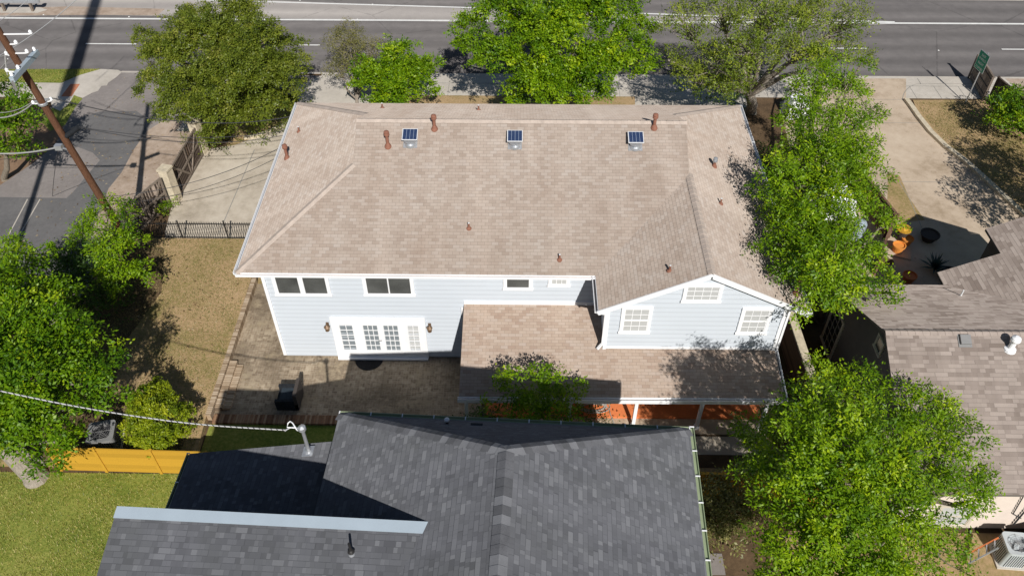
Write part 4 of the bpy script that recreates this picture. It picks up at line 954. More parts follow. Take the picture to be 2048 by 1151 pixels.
def insul(p, m='white'):
    mb = MB(); mb.lathe(p, [(.05,0),(.07,.03),(.04,.06),(.07,.09),(.03,.15)], 8); mb.beam(V(*p)+V(0,0,-.0), PT(p[2])+V(0,0,-.02), .04, .04) if (V(*p)-PT(p[2])).length > .15 and abs(p[2]-ZA) > .2 else None; mb.build('insulator', M[m], up_)
for t_ in (0.05, .3, .95): p = e1.lerp(e0, t_); insul((p.x, p.y, p.z+.11))
for p_ in ((62,68),(33,88),(55,106),(14,110),(15,143)): insul(tuple(onpole(*p_)))
p6 = PT(onpole(85,205).z); mb = MB(); mb.lathe((p6.x,p6.y,p6.z-.1),[(.17,0),(.19,.02),(.19,.1),(.17,.12)],12); mb.beam(p6+V(-.3,-.1,.1),p6+V(.3,.1,.1),.06,.06); mb.build('band', M['galv'], up_); insul((p6.x-.3,p6.y-.1,p6.z)); insul((p6.x+.3,p6.y+.15,p6.z))
p5 = tuple(onpole(133,272)); p5b = tuple(onpole(158,254)); mb = MB(); mb.tube([p5, p5b], .11, 10); mb.build('splice_case', M['black_soft'], up_)
p4 = tuple(onpole(118,294)); mb = MB(); mb.box(p4,(.3,.22,.22)); mb.beam(p4, PT(p4[2]-.2), .05, .05); mb.build('bracket', M['galv'], up_)
def wire(a, b_, sag, r, mat, label, cat='cable', group=None, n=20, name='overhead_wire', wob=0):
    a, b_ = Vector(a), Vector(b_); pts = []
    for i in range(n+1):
        t_ = i/n; p = a.lerp(b_, t_); p.z -= sag*4*t_*(1-t_); p += V(0, wob*math.sin(t_*9), wob*math.cos(t_*13)); pts.append(p)
    mb = MB(); mb.tube(pts, r, 6); mats = [mat]
    if 'twisted' in label:
        q_ = []; m_ = n*14
        for i in range(m_+1):
            f_ = i/m_*n; k_ = min(int(f_), n-1); c_ = pts[k_].lerp(pts[k_+1], f_-k_); q_.append(c_+V(0, .022*math.cos(i*.55), .022*math.sin(i*.55)))
        mb.tube(q_, .011, 4, 1); mats.append(M['rubber'])
    o = mb.build(name, mats); tag(o, label, cat, group)
WG = 'overhead wires from the utility pole'
wire(g(-40,133,9.6), g(165,-12,9.3), .2, .018, M['cable_light'], 'pale overhead wire crossing the top left corner above the crossarm', 'wire', WG)
wire(g(-20,52,9.2), g(66,-10,9.2), .1, .014, M['cable_light'], 'thin wire in the top left corner over the guard rail', 'wire', WG)
wire(tuple(onpole(15,150)), PT(ZA+.9), -.2, .025, M['cable_light'], 'short looping jumper cable left of the crossarm', 'wire', WG)
wire(g(-30,108,8.8), PT(ZA+.5)+V(-.2,0,0), .1, .014, M['cable_light'], 'wire from the left edge to the pole above the crossarm', 'wire', WG)
wire(g(-30,144,8.4), PT(ZA+.3)+V(-.3,0,0), .2, .022, M['cable_light'], 'wire from the left edge to the pole behind the crossarm', 'wire', WG)
wire(g(-30,222,6.3), (p6.x-.3,p6.y-.1,p6.z+.1), .25, .014, M['cable_light'], 'upper wire from the left edge to the banded collar of the pole', 'wire', WG)
wire(g(-30,233,6.2), (p6.x-.3,p6.y-.1,p6.z+.05), .3, .028, M['cable_light'], 'thick lower wire from the left edge to the banded collar of the pole', 'wire', WG)
wire((p6.x+.3,p6.y+.15,p6.z+.12), (-10.6,33.6,5.2), .75, .020, M['rubber'], 'highest dark wire from the pole to the left eave of the blue house', 'wire', WG, wob=.01)
wire(p5b, (-10.7,32.6,5.1), .5, .014, M['rubber'], 'dark wire from the black splice case to the blue house eave', 'wire', WG)
wire(p5b, (-10.7,32.2,5.1), .62, .014, M['rubber'], 'lower twin of the dark wire from the black splice case', 'wire', WG)
wire(PT(3.8), (-10.7,31.6,5.0), .6, .014, M['rubber'], 'dark wire from the lower pole bracket to the blue house eave', 'wire', WG)
wire(PT(3.3), (-10.7,31.0,4.9), .6, .012, M['rubber'], 'lowest dark wire from the pole to the blue house eave', 'wire', WG)
wire(g(-30,306,3.7), p4, .15, .035, M['cable_light'], 'thick pale cable from the left edge to the lower pole bracket', 'wire', WG)
wire(g(-10,320,3.2), p4, .1, .012, M['rubber'], 'thin dark wire below the thick pale cable at the left', 'wire', WG)
wire(p4, g(105,392,.05), -.1, .012, M['rubber'], 'dangling thin wire hanging from the lower pole bracket', 'wire', WG)
wire(g(-30,775,9.0), (MAST[0]-.45,MAST[1]-.02,MAST[2]-.08), .35, .019, M['cable_light'], 'twisted pale service cable from the left edge to the mast on the charcoal roof', 'wire', WG, n=40, wob=.012)
# pole added out of view, thick on top, to cast the broad road shadow
mp_ = thing('shadow_pole', (-22.6, 21, 0), 'grey pole added out of view to cast a road shadow, with a thick upper blocker beyond the left edge', 'pole')
mb = MB(); mb.tube([(-22.6,21,0),(-22.6,21,10),(-22.6,21,19)], [.17,.15,.13], 14); mb.build('shaft', M['galv'], mp_, smooth=True)
mb = MB(); mb.lathe((-22.6,21,18.8), [(.14,0),(.42,.3),(.42,20.6),(.30,21)], 18); mb.build('blocker', M['galv'], mp_)

# ------------------------------------------------------------------ air conditioners
def ac_unit(x, y, z, s, h, rz, body, label):
    root = thing('air_conditioner', (x,y,z), label, 'air conditioner'); cs, sn = math.cos(rz), math.sin(rz)
    def T(px_, py_, pz_): return (x+px_*cs-py_*sn, y+px_*sn+py_*cs, z+pz_)
    mb = MB(); r = s*.16; ring = []
    for k in range(4):
        for j in range(5):
            a = math.pi/2*k+math.pi/8*j; cx_ = (s/2-r)*(1 if k in (0,3) else -1); cy_ = (s/2-r)*(1 if k in (0,1) else -1); ring.append((cx_+r*math.cos(a), cy_+r*math.sin(a)))
    m_ = len(ring)
    for i in range(m_):
        j = (i+1) % m_; a, b_ = ring[i], ring[j]; mb.faces([T(*a,.05),T(*b_,.05),T(*b_,h),T(*a,h)], ((0,1,2,3),), 0)
        # top rim from outer edge to round opening
        a2 = math.atan2(a[1],a[0]); b2 = math.atan2(b_[1],b_[0]); ro = s*.40
        mb.face([T(*a,h),T(*b_,h),T(ro*math.cos(b2),ro*math.sin(b2),h-.015),T(ro*math.cos(a2),ro*math.sin(a2),h-.015)], 0)
        mb.face([T(ro*math.cos(a2),ro*math.sin(a2),h-.015),T(ro*math.cos(b2),ro*math.sin(b2),h-.015),T(ro*math.cos(b2),ro*math.sin(b2),h-.16),T(ro*math.cos(a2),ro*math.sin(a2),h-.16)], 0)
    mb.box((x,y,z+.03),(s*1.15,s*1.15,.06),rz,2)
    mb.build('casing', [body, M['ac_grille'], M['conc']], root)
    mb = MB()
    for k in range(4):
        a = math.pi/2*k
        for j in range(9):
            t_ = (j-4)/4*.36*s; px_, py_ = (s/2+.006), t_; qx, qy = px_*math.cos(a)-py_*math.sin(a), px_*math.sin(a)+py_*math.cos(a); c_ = T(qx,qy,h/2); mb.box(c_, (.016,.018,h-.22), rz+a)
    mb.build('louvre', M['ac_grille'], root)
    mb = MB(); c_ = T(0,0,h-.16); mb.lathe(c_, [(s*.395,0),(s*.395,.01)], 24, 0); mb.build('well', M['galv'] if z < .1 else M['ac_grille'], root)
    mb = MB(); c_ = T(0,0,0)
    for k in range(3):
        a = 2.094*k; p0 = V(c_[0],c_[1],z+h-.11); mb.beam(p0, p0+V(math.cos(a)*s*.36,math.sin(a)*s*.36,0), .2*s, .008, 0, (.3*math.cos(a+1.57),.3*math.sin(a+1.57),1))
    mb.lathe((c_[0],c_[1],z+h-.14),[(.09*s,0),(.1*s,.07),(.03,.09)],12); mb.build('fan', M['ac_grille'] if z > .1 else body, root)
    mb = MB()
    for k in range(5):
        rr_ = s*.4*(k+.7)/5; pts = [T(rr_*math.cos(2*math.pi*i/20), rr_*math.sin(2*math.pi*i/20), h+.005) for i in range(21)]; mb.tube(pts, .004, 4, cap=False)
    for k in range(4): a = math.pi/4*k; mb.tube([T(s*.41*math.cos(a),s*.41*math.sin(a),h+.003),T(-s*.41*math.cos(a),-s*.41*math.sin(a),h+.003)], .006, 4)
    mb.build('guard', M['ac_dark'], root)
_a = g(201, 862, 1.15)
ac_unit(_a[0], _a[1], LZ, 1.0, .85, R(12), M['ac_dark'], 'dark grey air conditioner beside the round shrub behind the orange fence')
ac_unit(17.15, 14.1, .03, .86, .95, R(-4), M['ac_light'], 'light grey air conditioner in the lower right corner behind the brown roofed house')
cr = thing('wooden_crate', (18.1, 14.3, 0), 'brown wooden box at the lower right edge beside the light grey air conditioner', 'box')
mb = MB(); mb.box((18.25,14.35,.42),(.9,.8,.84),R(30)); mb.box((18.25,14.35,.87),(1.0,.9,.05),R(30)); mb.build('body', M['fence_brown'], cr)
ld = thing('folding_ladder', (16.0, 14.0, 0), 'short pink and grey folding ladder leaning beside the light grey air conditioner', 'ladder')
for o_ in (0, .38):
    mb = MB(); mb.beam((15.6+o_*.4,13.75+o_,.1),(16.5+o_*.4,14.0+o_,.85),.04,.06); mb.build('stile', M['terracotta'] if o_ else M['galv'], ld)
for i in range(4): mb = MB(); t_ = (i+.5)/4; mb.beam((15.6+.9*t_,13.75+.25*t_,.1+.75*t_),(15.75+.9*t_,14.13+.25*t_,.1+.75*t_),.05,.02); mb.build('rung', M['galv'], ld)

# ------------------------------------------------------------------ patio things
ch = thing('patio_armchair', (-9.3, 20.65, .02), 'square black woven armchair standing on the shaded brick patio', 'armchair')
X0, X1, Y0, Y1 = -9.75, -8.85, 20.1, 21.0
mb = MB(); wallbox(mb, X0, Y0, X1, Y1, .04, .40); mb.build('base', M['black_soft'], ch)
mb = MB(); wallbox(mb, X0+.13, Y0+.14, X1-.15, Y1-.12, .405, .50); mb.build('seat_cushion', M['seat_blue'], ch)
for y0, y1 in ((Y0-.005, Y0+.12), (Y1-.12, Y1+.005)): mb = MB(); wallbox(mb, X0-.005, y0, X1-.13, y1, .30, .62); mb.build('armrest', M['black_soft'], ch)
mb = MB(); mb.beam((X1-.06,Y0,.55),(X1-.06,Y1+.02,.55), .14, .85); mb.build('backrest', M['pot_dark'], ch)
dm = MB(); pts = [(-6.39+.60*math.cos(math.pi+math.pi*i/20), 22.86+.62*math.sin(math.pi+math.pi*i/20)) for i in range(21)]; dm.prism(pts, .02, .045)
tag(dm.build('doormat', M['black_rubber']), 'half round black doormat in front of the white French doors', 'doormat')
hs = []; rr = random.Random(3)
for i in range(150):
    t_ = i/150*2*math.pi*7; r0 = .46+.10*math.sin(t_*.31)+.06*math.sin(t_*1.7); hs.append((3.05+r0*math.cos(t_)*1.15+.10*math.sin(t_*.17), 20.35+r0*math.sin(t_)*.55+.08*math.cos(t_*.23), .185+.02*(i/150)+.012*math.sin(t_*3)))
hs += [(3.7,19.95,.19),(3.82,19.6,.09),(3.85,19.0,.05),(3.95,18.6,.04)]
mb = MB(); mb.tube(hs, .019, 6); tag(mb.build('garden_hose', M['hose']), 'grey garden hose coiled loosely on the terracotta porch floor', 'hose')
mb = MB(); mb.lathe((4.25,19.35,.06),[(.05,0),(.10,.04),(.11,.10),(.08,.17),(.02,.20)],14); tag(mb.build('ball_light', M['white']), 'small white globe on the porch step beside the white post', 'globe')
board_fence('board_fence', (-1.45,19.2), (-.3,18.6), 0, 1.1, M['black_metal'], 'low black board screen at the left end of the porch', 'fence', post=1.2)

# ------------------------------------------------------------------ flower pots by the neighbour's drive
def pot(x, y, r, h, m, label, plant=None, z=.02, soil=True, group='flower pots around the neighbour\'s patio'):
    root = thing('flower_pot', (x,y,z), label, 'flower pot', group)
    mb = MB(); mb.lathe((x,y,z),[(r*.62,0),(r*.9,h*.75),(r,h*.8),(r*1.04,h),(r*.9,h),(r*.88,h*.86)],18); mb.build('bowl', m, root)
    mb = MB(); mb.lathe((x,y,z+h*.80),[(r*.86,0),(r*.86,.02)],16); mb.build('soil', M['mulch'], root)
    if 'yellow rim' in label: mb = MB(); mb.lathe((x,y,z+h-.02),[(r*1.07,0),(r*1.09,.05),(r*.92,.05)],18); mb.lathe((x,y,z+h-.03),[(r*.7,.0),(r*.5,.12),(.05,.16)],9); mb.build('rim', M['cedar'], root)
    return root
pot(18.35, 29.95, .30, .50, M['pot_orange'], 'orange terracotta pot in the front of the sunlit stack by the fence')
pot(18.95, 30.5, .28, .46, M['pot_orange'], 'orange terracotta pot at the right of the sunlit stack')
pot(18.72, 30.75, .34, .42, M['pot_dark'], 'wide dark bowl with yellow rim on top of the sunlit terracotta stack', z=.42)
pot(19.05, 31.2, .24, .40, M['pot_orange'], 'small orange terracotta pot at the back of the stack')
pot(20.2, 30.9, .45, .40, M['pot_dark'], 'large dark round pot alone in the shade on the drive')
pot(17.55, 29.0, .34, .30, M['stone'], 'pale shallow pot near the end of the brown fence')
pot(18.2, 27.9, .32, .45, M['terracotta'], 'dark red pot in the shade beside the eave of the brown roof')
pot(20.2, 28.2, .42, .36, M['pot_dark'], 'dark pot beside the spiky agave in the shade')
ag = thing('agave', (19.7, 28.7, .02), 'spiky dark agave plant in the shade near the brown roofed house', 'plant')
mb = MB(); rr = random.Random(5)
for i in range(46):
    a = i*2.4; el = .25+1.1*(i/46); L = rr.uniform(.6,.95); p0 = V(19.7,28.7,.15); dr = V(math.cos(a)*math.cos(el),math.sin(a)*math.cos(el),math.sin(el)); sd = V(-math.sin(a),math.cos(a),0)
    m1 = p0+dr*L*.5; tp = p0+dr*L+V(0,0,-.1); mb.face([p0-sd*.03,m1-sd*.05,tp,m1+sd*.05,p0+sd*.03]); mb.face([p0+sd*.03,m1+sd*.05,m1+V(0,0,-.03),p0+V(0,0,-.03)])
M['agave'] = plain('agave blade', (.06,.095,.085), .5, .3, var=.3); mb.build('leaves', M['agave'], ag)
mb = MB(); mb.box((18.5,30.3,.06),(1.3,1.5,.08),R(-20)); tag(mb.build('paving_slab', M['conc_warm']), 'pale slab under the sunlit stack of terracotta pots', 'slab')
# white covered things glimpsed through the right hand tree
def tarp(x, y, sx_, sy_, h, rz, label):
    root = thing('covered_load', (x,y,.02), label, 'covered load'); mb = MB(); n_ = 10; rr = random.Random(int(x*10)); H = [[0]*(n_+1) for _ in range(n_+1)]
    def P(i, j):
        u, v = i/n_*2-1, j/n_*2-1; e = max(abs(u), abs(v)); z = h*(1-max(0, e-.72)*3.4) if e > .72 else h*(1+.05*math.sin(u*5+v*3)); z = max(z, .03)+H[i][j]
        cs, sn = math.cos(rz), math.sin(rz); X, Y_ = u*sx_/2, v*sy_/2; return (x+X*cs-Y_*sn, y+X*sn+Y_*cs, z)
    for i in range(n_+1):
        for j in range(n_+1): H[i][j] = rr.uniform(-.04,.04)
    for i in range(n_):
        for j in range(n_): mb.face([P(i,j),P(i+1,j),P(i+1,j+1),P(i,j+1)])
    mb.build('cover', M['tarp'], root)
tarp(16.0, 33.6, 1.9, 2.6, 1.3, R(12), 'bright white covered load glimpsed through the leaves left of the neighbour\'s drive')
tarp(16.2, 42.0, 1.5, 1.2, 1.2, R(5), 'bright white covered load glimpsed at the top of the long right hand tree')
mb = MB(); mb.lathe((16.6,30.9,.02),[(.30,0),(.32,.05),(.32,1.0),(.26,1.12),(.08,1.18)],16); tag(mb.build('rain_barrel', M['metal_blue']), 'pale blue barrel between the leaves and the brown fence', 'barrel')

# ------------------------------------------------------------------ trees and shrubs
LEAF = {
 'bright': leaf_mat('bright spring leaves', [(.030,.095,.003),(.105,.22,.004),(.23,.375,.006),(.48,.59,.012)], .36),
 'fresh': leaf_mat('fresh green leaves', [(.024,.085,.003),(.08,.185,.004),(.185,.325,.006),(.41,.52,.012)], .35),
 'olive': leaf_mat('dense olive leaves', [(.05,.08,.010),(.11,.155,.014),(.19,.235,.022),(.32,.32,.06)], .32),
 'brown': leaf_mat('brownish olive leaves', [(.10,.11,.035),(.17,.17,.055),(.24,.23,.075),(.33,.29,.12)], .3),
 'sparse': leaf_mat('thin yellow green leaves', [(.07,.12,.016),(.15,.22,.024),(.27,.34,.034),(.44,.46,.06)], .38),
 'shrub': leaf_mat('yellow green shrub leaves', [(.06,.11,.008),(.17,.245,.010),(.32,.39,.014),(.54,.56,.03)], .36),
 'dark': leaf_mat('deep green leaves', [(.03,.065,.016),(.05,.11,.02),(.085,.165,.028),(.14,.23,.035)], .35),
}
def nrm(a): return a/np.maximum(np.linalg.norm(a, axis=1, keepdims=True), 1e-9)
def crown_mesh(lobes, n_cl, seed, leaf=.13, wid=.5, spray=.45, n_leaf=12, spread=.28, droop=.15, keep=.62, up=.75, hollow=.62, fill=.25, zmin=None, rc=.55, ns=11, gap=.95, poke=.20, carve=1.0, boughs=0):
    """clumps of leaf sprays set on (and partly inside) overlapping lobes, with air between the clumps"""
    r_ = np.random.default_rng(seed); Lb = np.array(lobes, float); cx = Lb[:, :3]; rad = Lb[:, 3]; flat = Lb[:, 4]
    wts = rad**2; wts /= wts.sum(); nc = max(4, int(n_cl/ns)); n0 = nc*14; li = r_.choice(len(Lb), n0, p=wts)
    d = nrm(r_.normal(size=(n0,3))); d[:,2] = np.where(d[:,2] < -.30, -d[:,2], d[:,2])
    q0 = r_.uniform(size=n0); rr = np.where(q0 < fill, r_.uniform(.35,.85,n0), np.where(q0 > 1-poke, r_.uniform(1.04,1.30,n0), r_.uniform(.86,1.04,n0)))
    off = d*(rr*rad[li])[:,None]; off[:,2] *= flat[li]; c = cx[li]+off; ok = np.ones(n0, bool); fq = 3.1/max(.9, rad.mean())
    lf = np.sin(c[:,0]*fq+seed)*np.sin(c[:,1]*fq*.9+seed*1.7)+.6*np.sin(c[:,0]*fq*1.9+c[:,2]*1.3)*np.sin(c[:,1]*fq*2.1-c[:,2])
    out_ = rr > .8; c = np.where(out_[:,None], cx[li]+off*(1+.16*carve*lf)[:,None], c); ok &= ~(out_ & (lf < -.62/carve))
    for k in range(len(Lb)):
        q_ = (c-cx[k]); q_[:,2] /= flat[k]; ok &= ~((np.linalg.norm(q_, axis=1) < rad[k]*hollow) & (li != k))
    if zmin is not None: ok &= c[:,2] > zmin
    c, dd, q0 = c[ok], d[ok], q0[ok]; sel = []; acc = np.zeros((0,3))
    size = rc*r_.uniform(.55,1.25,len(c)); size = np.where(q0 > 1-poke, size*.62, size)
    for i in range(len(c)):
        if len(sel) >= nc: break
        if len(sel) and (((acc-c[i])*np.array([1,1,1.5]))**2).sum(1).min() < (gap*size[i])**2: continue
        sel.append(i); acc = c[sel]
    c, dd, size = c[sel], dd[sel], size[sel]
    if boughs:
        C_, D_, S_ = [], [], []
        for k in range(len(Lb)):
            R_ = rad[k]; nb = max(3, int(boughs*R_**2+r_.uniform(0,1)))
            for j in range(nb):
                az = 2.399963*j+r_.uniform(-.5,.5)+k; el = math.asin(min(1, max(-.3, -.25+1.2*(j+.5)/nb+r_.uniform(-.12,.12)))); L_ = R_*r_.uniform(.85,1.32)
                dv = np.array([math.cos(az)*math.cos(el), math.sin(az)*math.cos(el), math.sin(el)*flat[k]]); m_ = max(2, int((L_*.72)/(rc*.62)))
                bend = r_.normal(size=3)*.12; bend[2] -= droop*.35
                for q in range(m_):
                    t = .30+.70*(q+.6)/m_; C_.append(cx[k]+dv*L_*t+bend*L_*t*t); d2 = dv+2*bend*t; D_.append(d2/np.linalg.norm(d2)); S_.append(rc*(.95-.55*t)*r_.uniform(.8,1.25))
        c, dd, size = np.array(C_), np.array(D_), np.array(S_); tone_b = 1
    K = len(c); tone = np.clip(r_.normal(.5,.22,K), 0, 1)
    # sprays over the skin of each clump, an uneven dome
    nsp = np.maximum(3, (ns*(size/rc)**2).astype(int)); ci = np.repeat(np.arange(K), nsp); k = len(ci); s_ = size[ci]
    ax0 = nrm(dd*.55+np.array([0,0,1.]))[ci]; h_ = nrm(r_.normal(size=(k,3))+ax0*.75); h_ = np.where(((h_*ax0).sum(1) < -.25)[:,None], -h_, h_)
    o = c[ci]+h_*(s_*r_.uniform(.55,1.0,k))[:,None]*np.array([1.,1.,.72])
    sd = nrm(h_*.75+dd[ci]*.25+r_.normal(size=(k,3))*.38+np.array([0,0,.05-droop])); L = spray*r_.uniform(.5,1.3,k)*np.where(r_.uniform(size=k) < .12, 1.7, 1.)
    t_ = (np.arange(n_leaf)+.5)/n_leaf
    T = np.tile(t_, k); idx = np.repeat(np.arange(k), n_leaf); m_ = len(idx)
    side = nrm(np.cross(sd, nrm(r_.normal(size=(k,3))*.4+np.array([0,0,1.]))))
    sg_ = np.where(np.arange(m_) % 2 == 0, 1., -1.)
    P = o[idx]+sd[idx]*(T*L[idx])[:,None]+side[idx]*(sg_*spread*.45*r_.uniform(.1,1.1,m_)*(1-.5*T))[:,None]+r_.normal(size=(m_,3))*spread*.20
    P[:,2] -= droop*.6*T**2*L[idx]
    ax = nrm(sd[idx]*.6+side[idx]*(sg_*.8)[:,None]+r_.normal(size=(m_,3))*.36+np.array([0,0,-droop*.8]))
    nn = nrm(h_[idx]*.75+np.array([0,0,1.])*up*.60+r_.normal(size=(m_,3))*.27)
    wv = nrm(np.cross(nn, ax)); ln = leaf*r_.uniform(.65,1.25,m_); ww = ln*wid*.5
    a0 = P; tip = P+ax*ln[:,None]; mid = P+ax*(ln*.45)[:,None]-np.cross(ax, wv)*(ln*.06)[:,None]
    v = np.stack([a0, mid+wv*ww[:,None], tip, mid-wv*ww[:,None]], 1).reshape(-1,3)
    u = np.clip(tone[ci][idx]*.7+.3*r_.uniform(size=m_)+.12*(T-.5), 0, 1)
    return v, u, c
def mesh_from_quads(name, v, u, mat, parent):
    off = Vector((0,0,0)); o = parent
    while o is not None: off += o.location; o = o.parent
    k = len(v)//4; me = bpy.data.meshes.new(name); me.vertices.add(4*k); me.vertices.foreach_set('co', (v-np.array(off)).ravel().astype(np.float32))
    me.loops.add(4*k); me.loops.foreach_set('vertex_index', np.arange(4*k, dtype=np.int32)); me.polygons.add(k); me.polygons.foreach_set('loop_start', np.arange(0, 4*k, 4, dtype=np.int32))
    uv = me.uv_layers.new(name='UVMap'); r_ = np.repeat(u, 4); uv.data.foreach_set('uv', np.c_[r_, r_].ravel().astype(np.float32))
    me.materials.append(mat); me.update(); me.validate(); ob = bpy.data.objects.new(name, me); SC.collection.objects.link(ob); ob.parent = parent; return ob
def tree(name, base, lobes, label, cat, leafm, n_cl, seed, bark='bark', tr=.22, limbs=True, twigs=60, group=None, fork=.45, stem=True, fkpt=None, **kw):
    LB = [(*g(l[0], l[1], l[2]), l[3], l[4] if len(l) > 4 else .8) for l in lobes]
    root = thing(name, base, label, cat, group); v, u, cl = crown_mesh(LB, n_cl, seed, **kw)
    mesh_from_quads('crown', v, u, LEAF[leafm], root)
    if not stem: return root
    rr = random.Random(seed); b_ = Vector(base); top = sum((Vector(l[:3]) for l in LB), V(0,0,0))/len(LB); fk = b_.lerp(top, fork); fk.z = b_.z+(top.z-b_.z)*fork
    if fkpt: fk = Vector(fkpt)
    mb = MB(); mid = b_.lerp(fk, .5)+V(rr.uniform(-.12,.12), rr.uniform(-.12,.12), 0)
    mb.tube([b_-V(0,0,.1), b_+V(0,0,.15), mid, fk], [tr*1.5, tr*1.12, tr, tr*.85], 12); mb.build('trunk', M[bark], root, smooth=True)
    if not limbs: return root
    mb = MB(); ends = []
    for l in LB:
        e = Vector(l[:3]); m1 = fk.lerp(e, .4)+V(rr.uniform(-.3,.3), rr.uniform(-.3,.3), rr.uniform(0,.3)); m2 = fk.lerp(e, .75)+V(rr.uniform(-.2,.2), rr.uniform(-.2,.2), .05)
        mb.tube([fk, m1, m2, e], [tr*.55, tr*.42, tr*.28, tr*.14], 8); ends.append((m2, e))
    for i in range(min(twigs, len(cl))):
        c = Vector(cl[rr.randrange(len(cl))]); s_ = min(ends, key=lambda q_: (q_[1]-c).length); p = s_[0].lerp(s_[1], rr.uniform(0,1))
        m1 = p.lerp(c, .5)+V(rr.uniform(-.15,.15), rr.uniform(-.15,.15), rr.uniform(-.05,.15)); mb.tube([p, m1, c], [tr*.13, tr*.08, .008], 5, cap=False)
    mb.build('limbs', M[bark], root, smooth=True); return root

# dark dense tree over the gates
tree('shade_tree', g(500,235), [(335,105,4.6,1.5),(420,80,5.2,1.9),(520,90,5.1,1.8),(565,150,4.4,1.3),(470,155,4.9,2.0),(370,180,4.0,1.6),(305,165,3.6,1.0),(450,225,3.2,1.5),(535,205,3.2,1.3),(480,30,4.8,1.4),(390,40,4.6,1.2),(430,268,1.6,.7),(345,228,3.0,.9),(590,120,4.2,.7),(290,75,4.2,.7),(585,180,3.6,.7)],
     'broad dense olive green tree over the far end of the timber gates', 'tree', 'olive', 13000, 11, tr=.25, leaf=.11, wid=.62, spray=0.24, n_leaf=13, spread=.26, hollow=.66, fill=0.15, rc=0.44, ns=30, gap=1.3, twigs=60, poke=0.3, carve=0.8, boughs=8.5)
tree('garden_shrub', g(715,215), [(685,90,2.6,.9),(715,120,2.4,1.1),(680,150,2.0,.9),(745,100,2.6,.7),(700,70,2.8,.7)],
     'brownish half bare shrub between the dense tree and the round bright shrub', 'shrub', 'brown', 1300, 12, bark='bark_dead', tr=.11, twigs=340, fork=.15, leaf=.09, spray=0.22, n_leaf=11, rc=0.35, ns=12, gap=1.0)
tree('garden_shrub', g(800,225), [(790,150,2.9,1.45),(740,155,2.4,1.0),(840,145,2.6,1.0),(795,105,3.2,.9),(868,130,2.5,.45),(780,195,1.8,1.2),(850,185,1.8,.7),(730,130,2.6,.6)],
     'round bright green shrub just behind the roof of the blue house', 'shrub', 'bright', 3600, 13, tr=.10, leaf=.14, wid=.58, spray=0.24, n_leaf=12, rc=0.36, ns=18, gap=1.15, hollow=.68, carve=0.7, boughs=12)
tree('shade_tree', g(1110,215), [(945,60,5.6,1.1),(1010,20,6.2,1.5),(1090,60,6.6,2.0),(1180,30,6.4,1.7),(1250,90,5.6,1.3),(1200,130,5.2,1.6),(1090,150,5.0,1.7),(1000,110,5.4,1.4),(1290,125,4.8,.8),(1060,185,3.6,1.2),(1170,185,3.8,1.2),(1120,-10,6.4,1.6),(1250,20,6,1.0),(1280,60,5.4,.9),(920,90,5.0,.5)],
     'large bright green tree standing behind the middle of the tan roof', 'tree', 'bright', 13000, 14, tr=.24, leaf=0.15, wid=.5, spray=0.3, n_leaf=13, spread=.30, droop=.22, twigs=130, rc=0.5, ns=24, gap=1.35, fill=0.25, poke=0.3, hollow=0.55, carve=1.1, boughs=8.5)
tree('thin_tree', g(1500,225), [(1370,60,6.5,1.1),(1440,30,7.2,1.4),(1530,40,7.5,1.5),(1620,30,7.2,1.4),(1690,50,6.6,1.1),(1500,110,6.0,1.3),(1420,130,5.2,1.1),(1600,110,6.0,1.1),(1380,160,4.0,.8),(1700,110,5.6,.8),(1335,120,4.6,.6),(1450,180,3.4,1.1)],
     'thin leaved tree with bare pale branches at the top right of the roof', 'tree', 'sparse', 4600, 15, bark='bark_pale', tr=0.3, twigs=520, fork=.30, leaf=.13, wid=.45, spray=0.34, n_leaf=11, spread=.34, fill=.4, rc=0.42, ns=13, gap=1.15)
tree('ivy_clump', g(1430,222), [(1400,175,1.6,.8),(1450,190,1.4,.7),(1480,160,2.4,.7)], 'dark ivy clump at the foot of the thin leaved tree', 'ivy', 'dark', 500, 31, stem=False, leaf=.11, keep=.8)
tree('hanging_tree', g(1590,430), [(1625,160,6.8,1.0),(1685,180,6.6,1.0),(1620,240,7.2,1.1),(1690,250,6.8,1.1),(1600,300,7.0,.8),(1560,345,8.0,.8),(1650,310,7.6,1.4),(1715,300,6.6,.9),(1600,370,7.2,1.0),(1670,390,7.2,1.2),(1750,345,6.0,.45),(1540,385,6.6,.7),(1640,120,6.0,.9),(1740,230,6.0,.4),(1605,195,6.0,.9),(1590,250,5.6,.7),(1735,405,5.4,.8),(1560,400,7.0,.8),(1680,330,5.0,1.2),(1720,130,5.6,.6)],
     'tall bright green tree with drooping sprays along the right eave, far half', 'tree', 'bright', 9500, 16, tr=.22, leaf=.135, wid=.42, spray=0.36, n_leaf=14, spread=.34, droop=0.3, up=.6, twigs=120, rc=0.47, ns=20, gap=1.42, fill=0.25, poke=0.32, hollow=0.55, carve=1.25, boughs=9)
tree('hanging_tree', g(1640,640), [(1600,450,7.0,1.2),(1670,450,7.0,1.0),(1580,500,6.6,.9),(1640,530,7.2,1.3),(1705,490,6.4,.7),(1700,560,6.2,.9),(1625,580,6.2,.9),(1755,560,5.6,.5),(1680,610,5.2,.5),(1785,585,5.0,.3),(1560,430,6.4,.6),(1740,510,6.0,.4),(1770,440,4.6,.5),(1560,490,7.0,.7),(1650,490,5.0,1.2)],
     'bright green tree with drooping sprays between the tan roof and the brown roof', 'tree', 'bright', 8000, 17, tr=.20, leaf=.13, wid=.42, spray=0.36, n_leaf=14, spread=.32, droop=0.35, up=.6, twigs=110, rc=0.45, ns=20, gap=1.42, fill=0.25, poke=0.32, hollow=0.55, carve=1.25, boughs=9)
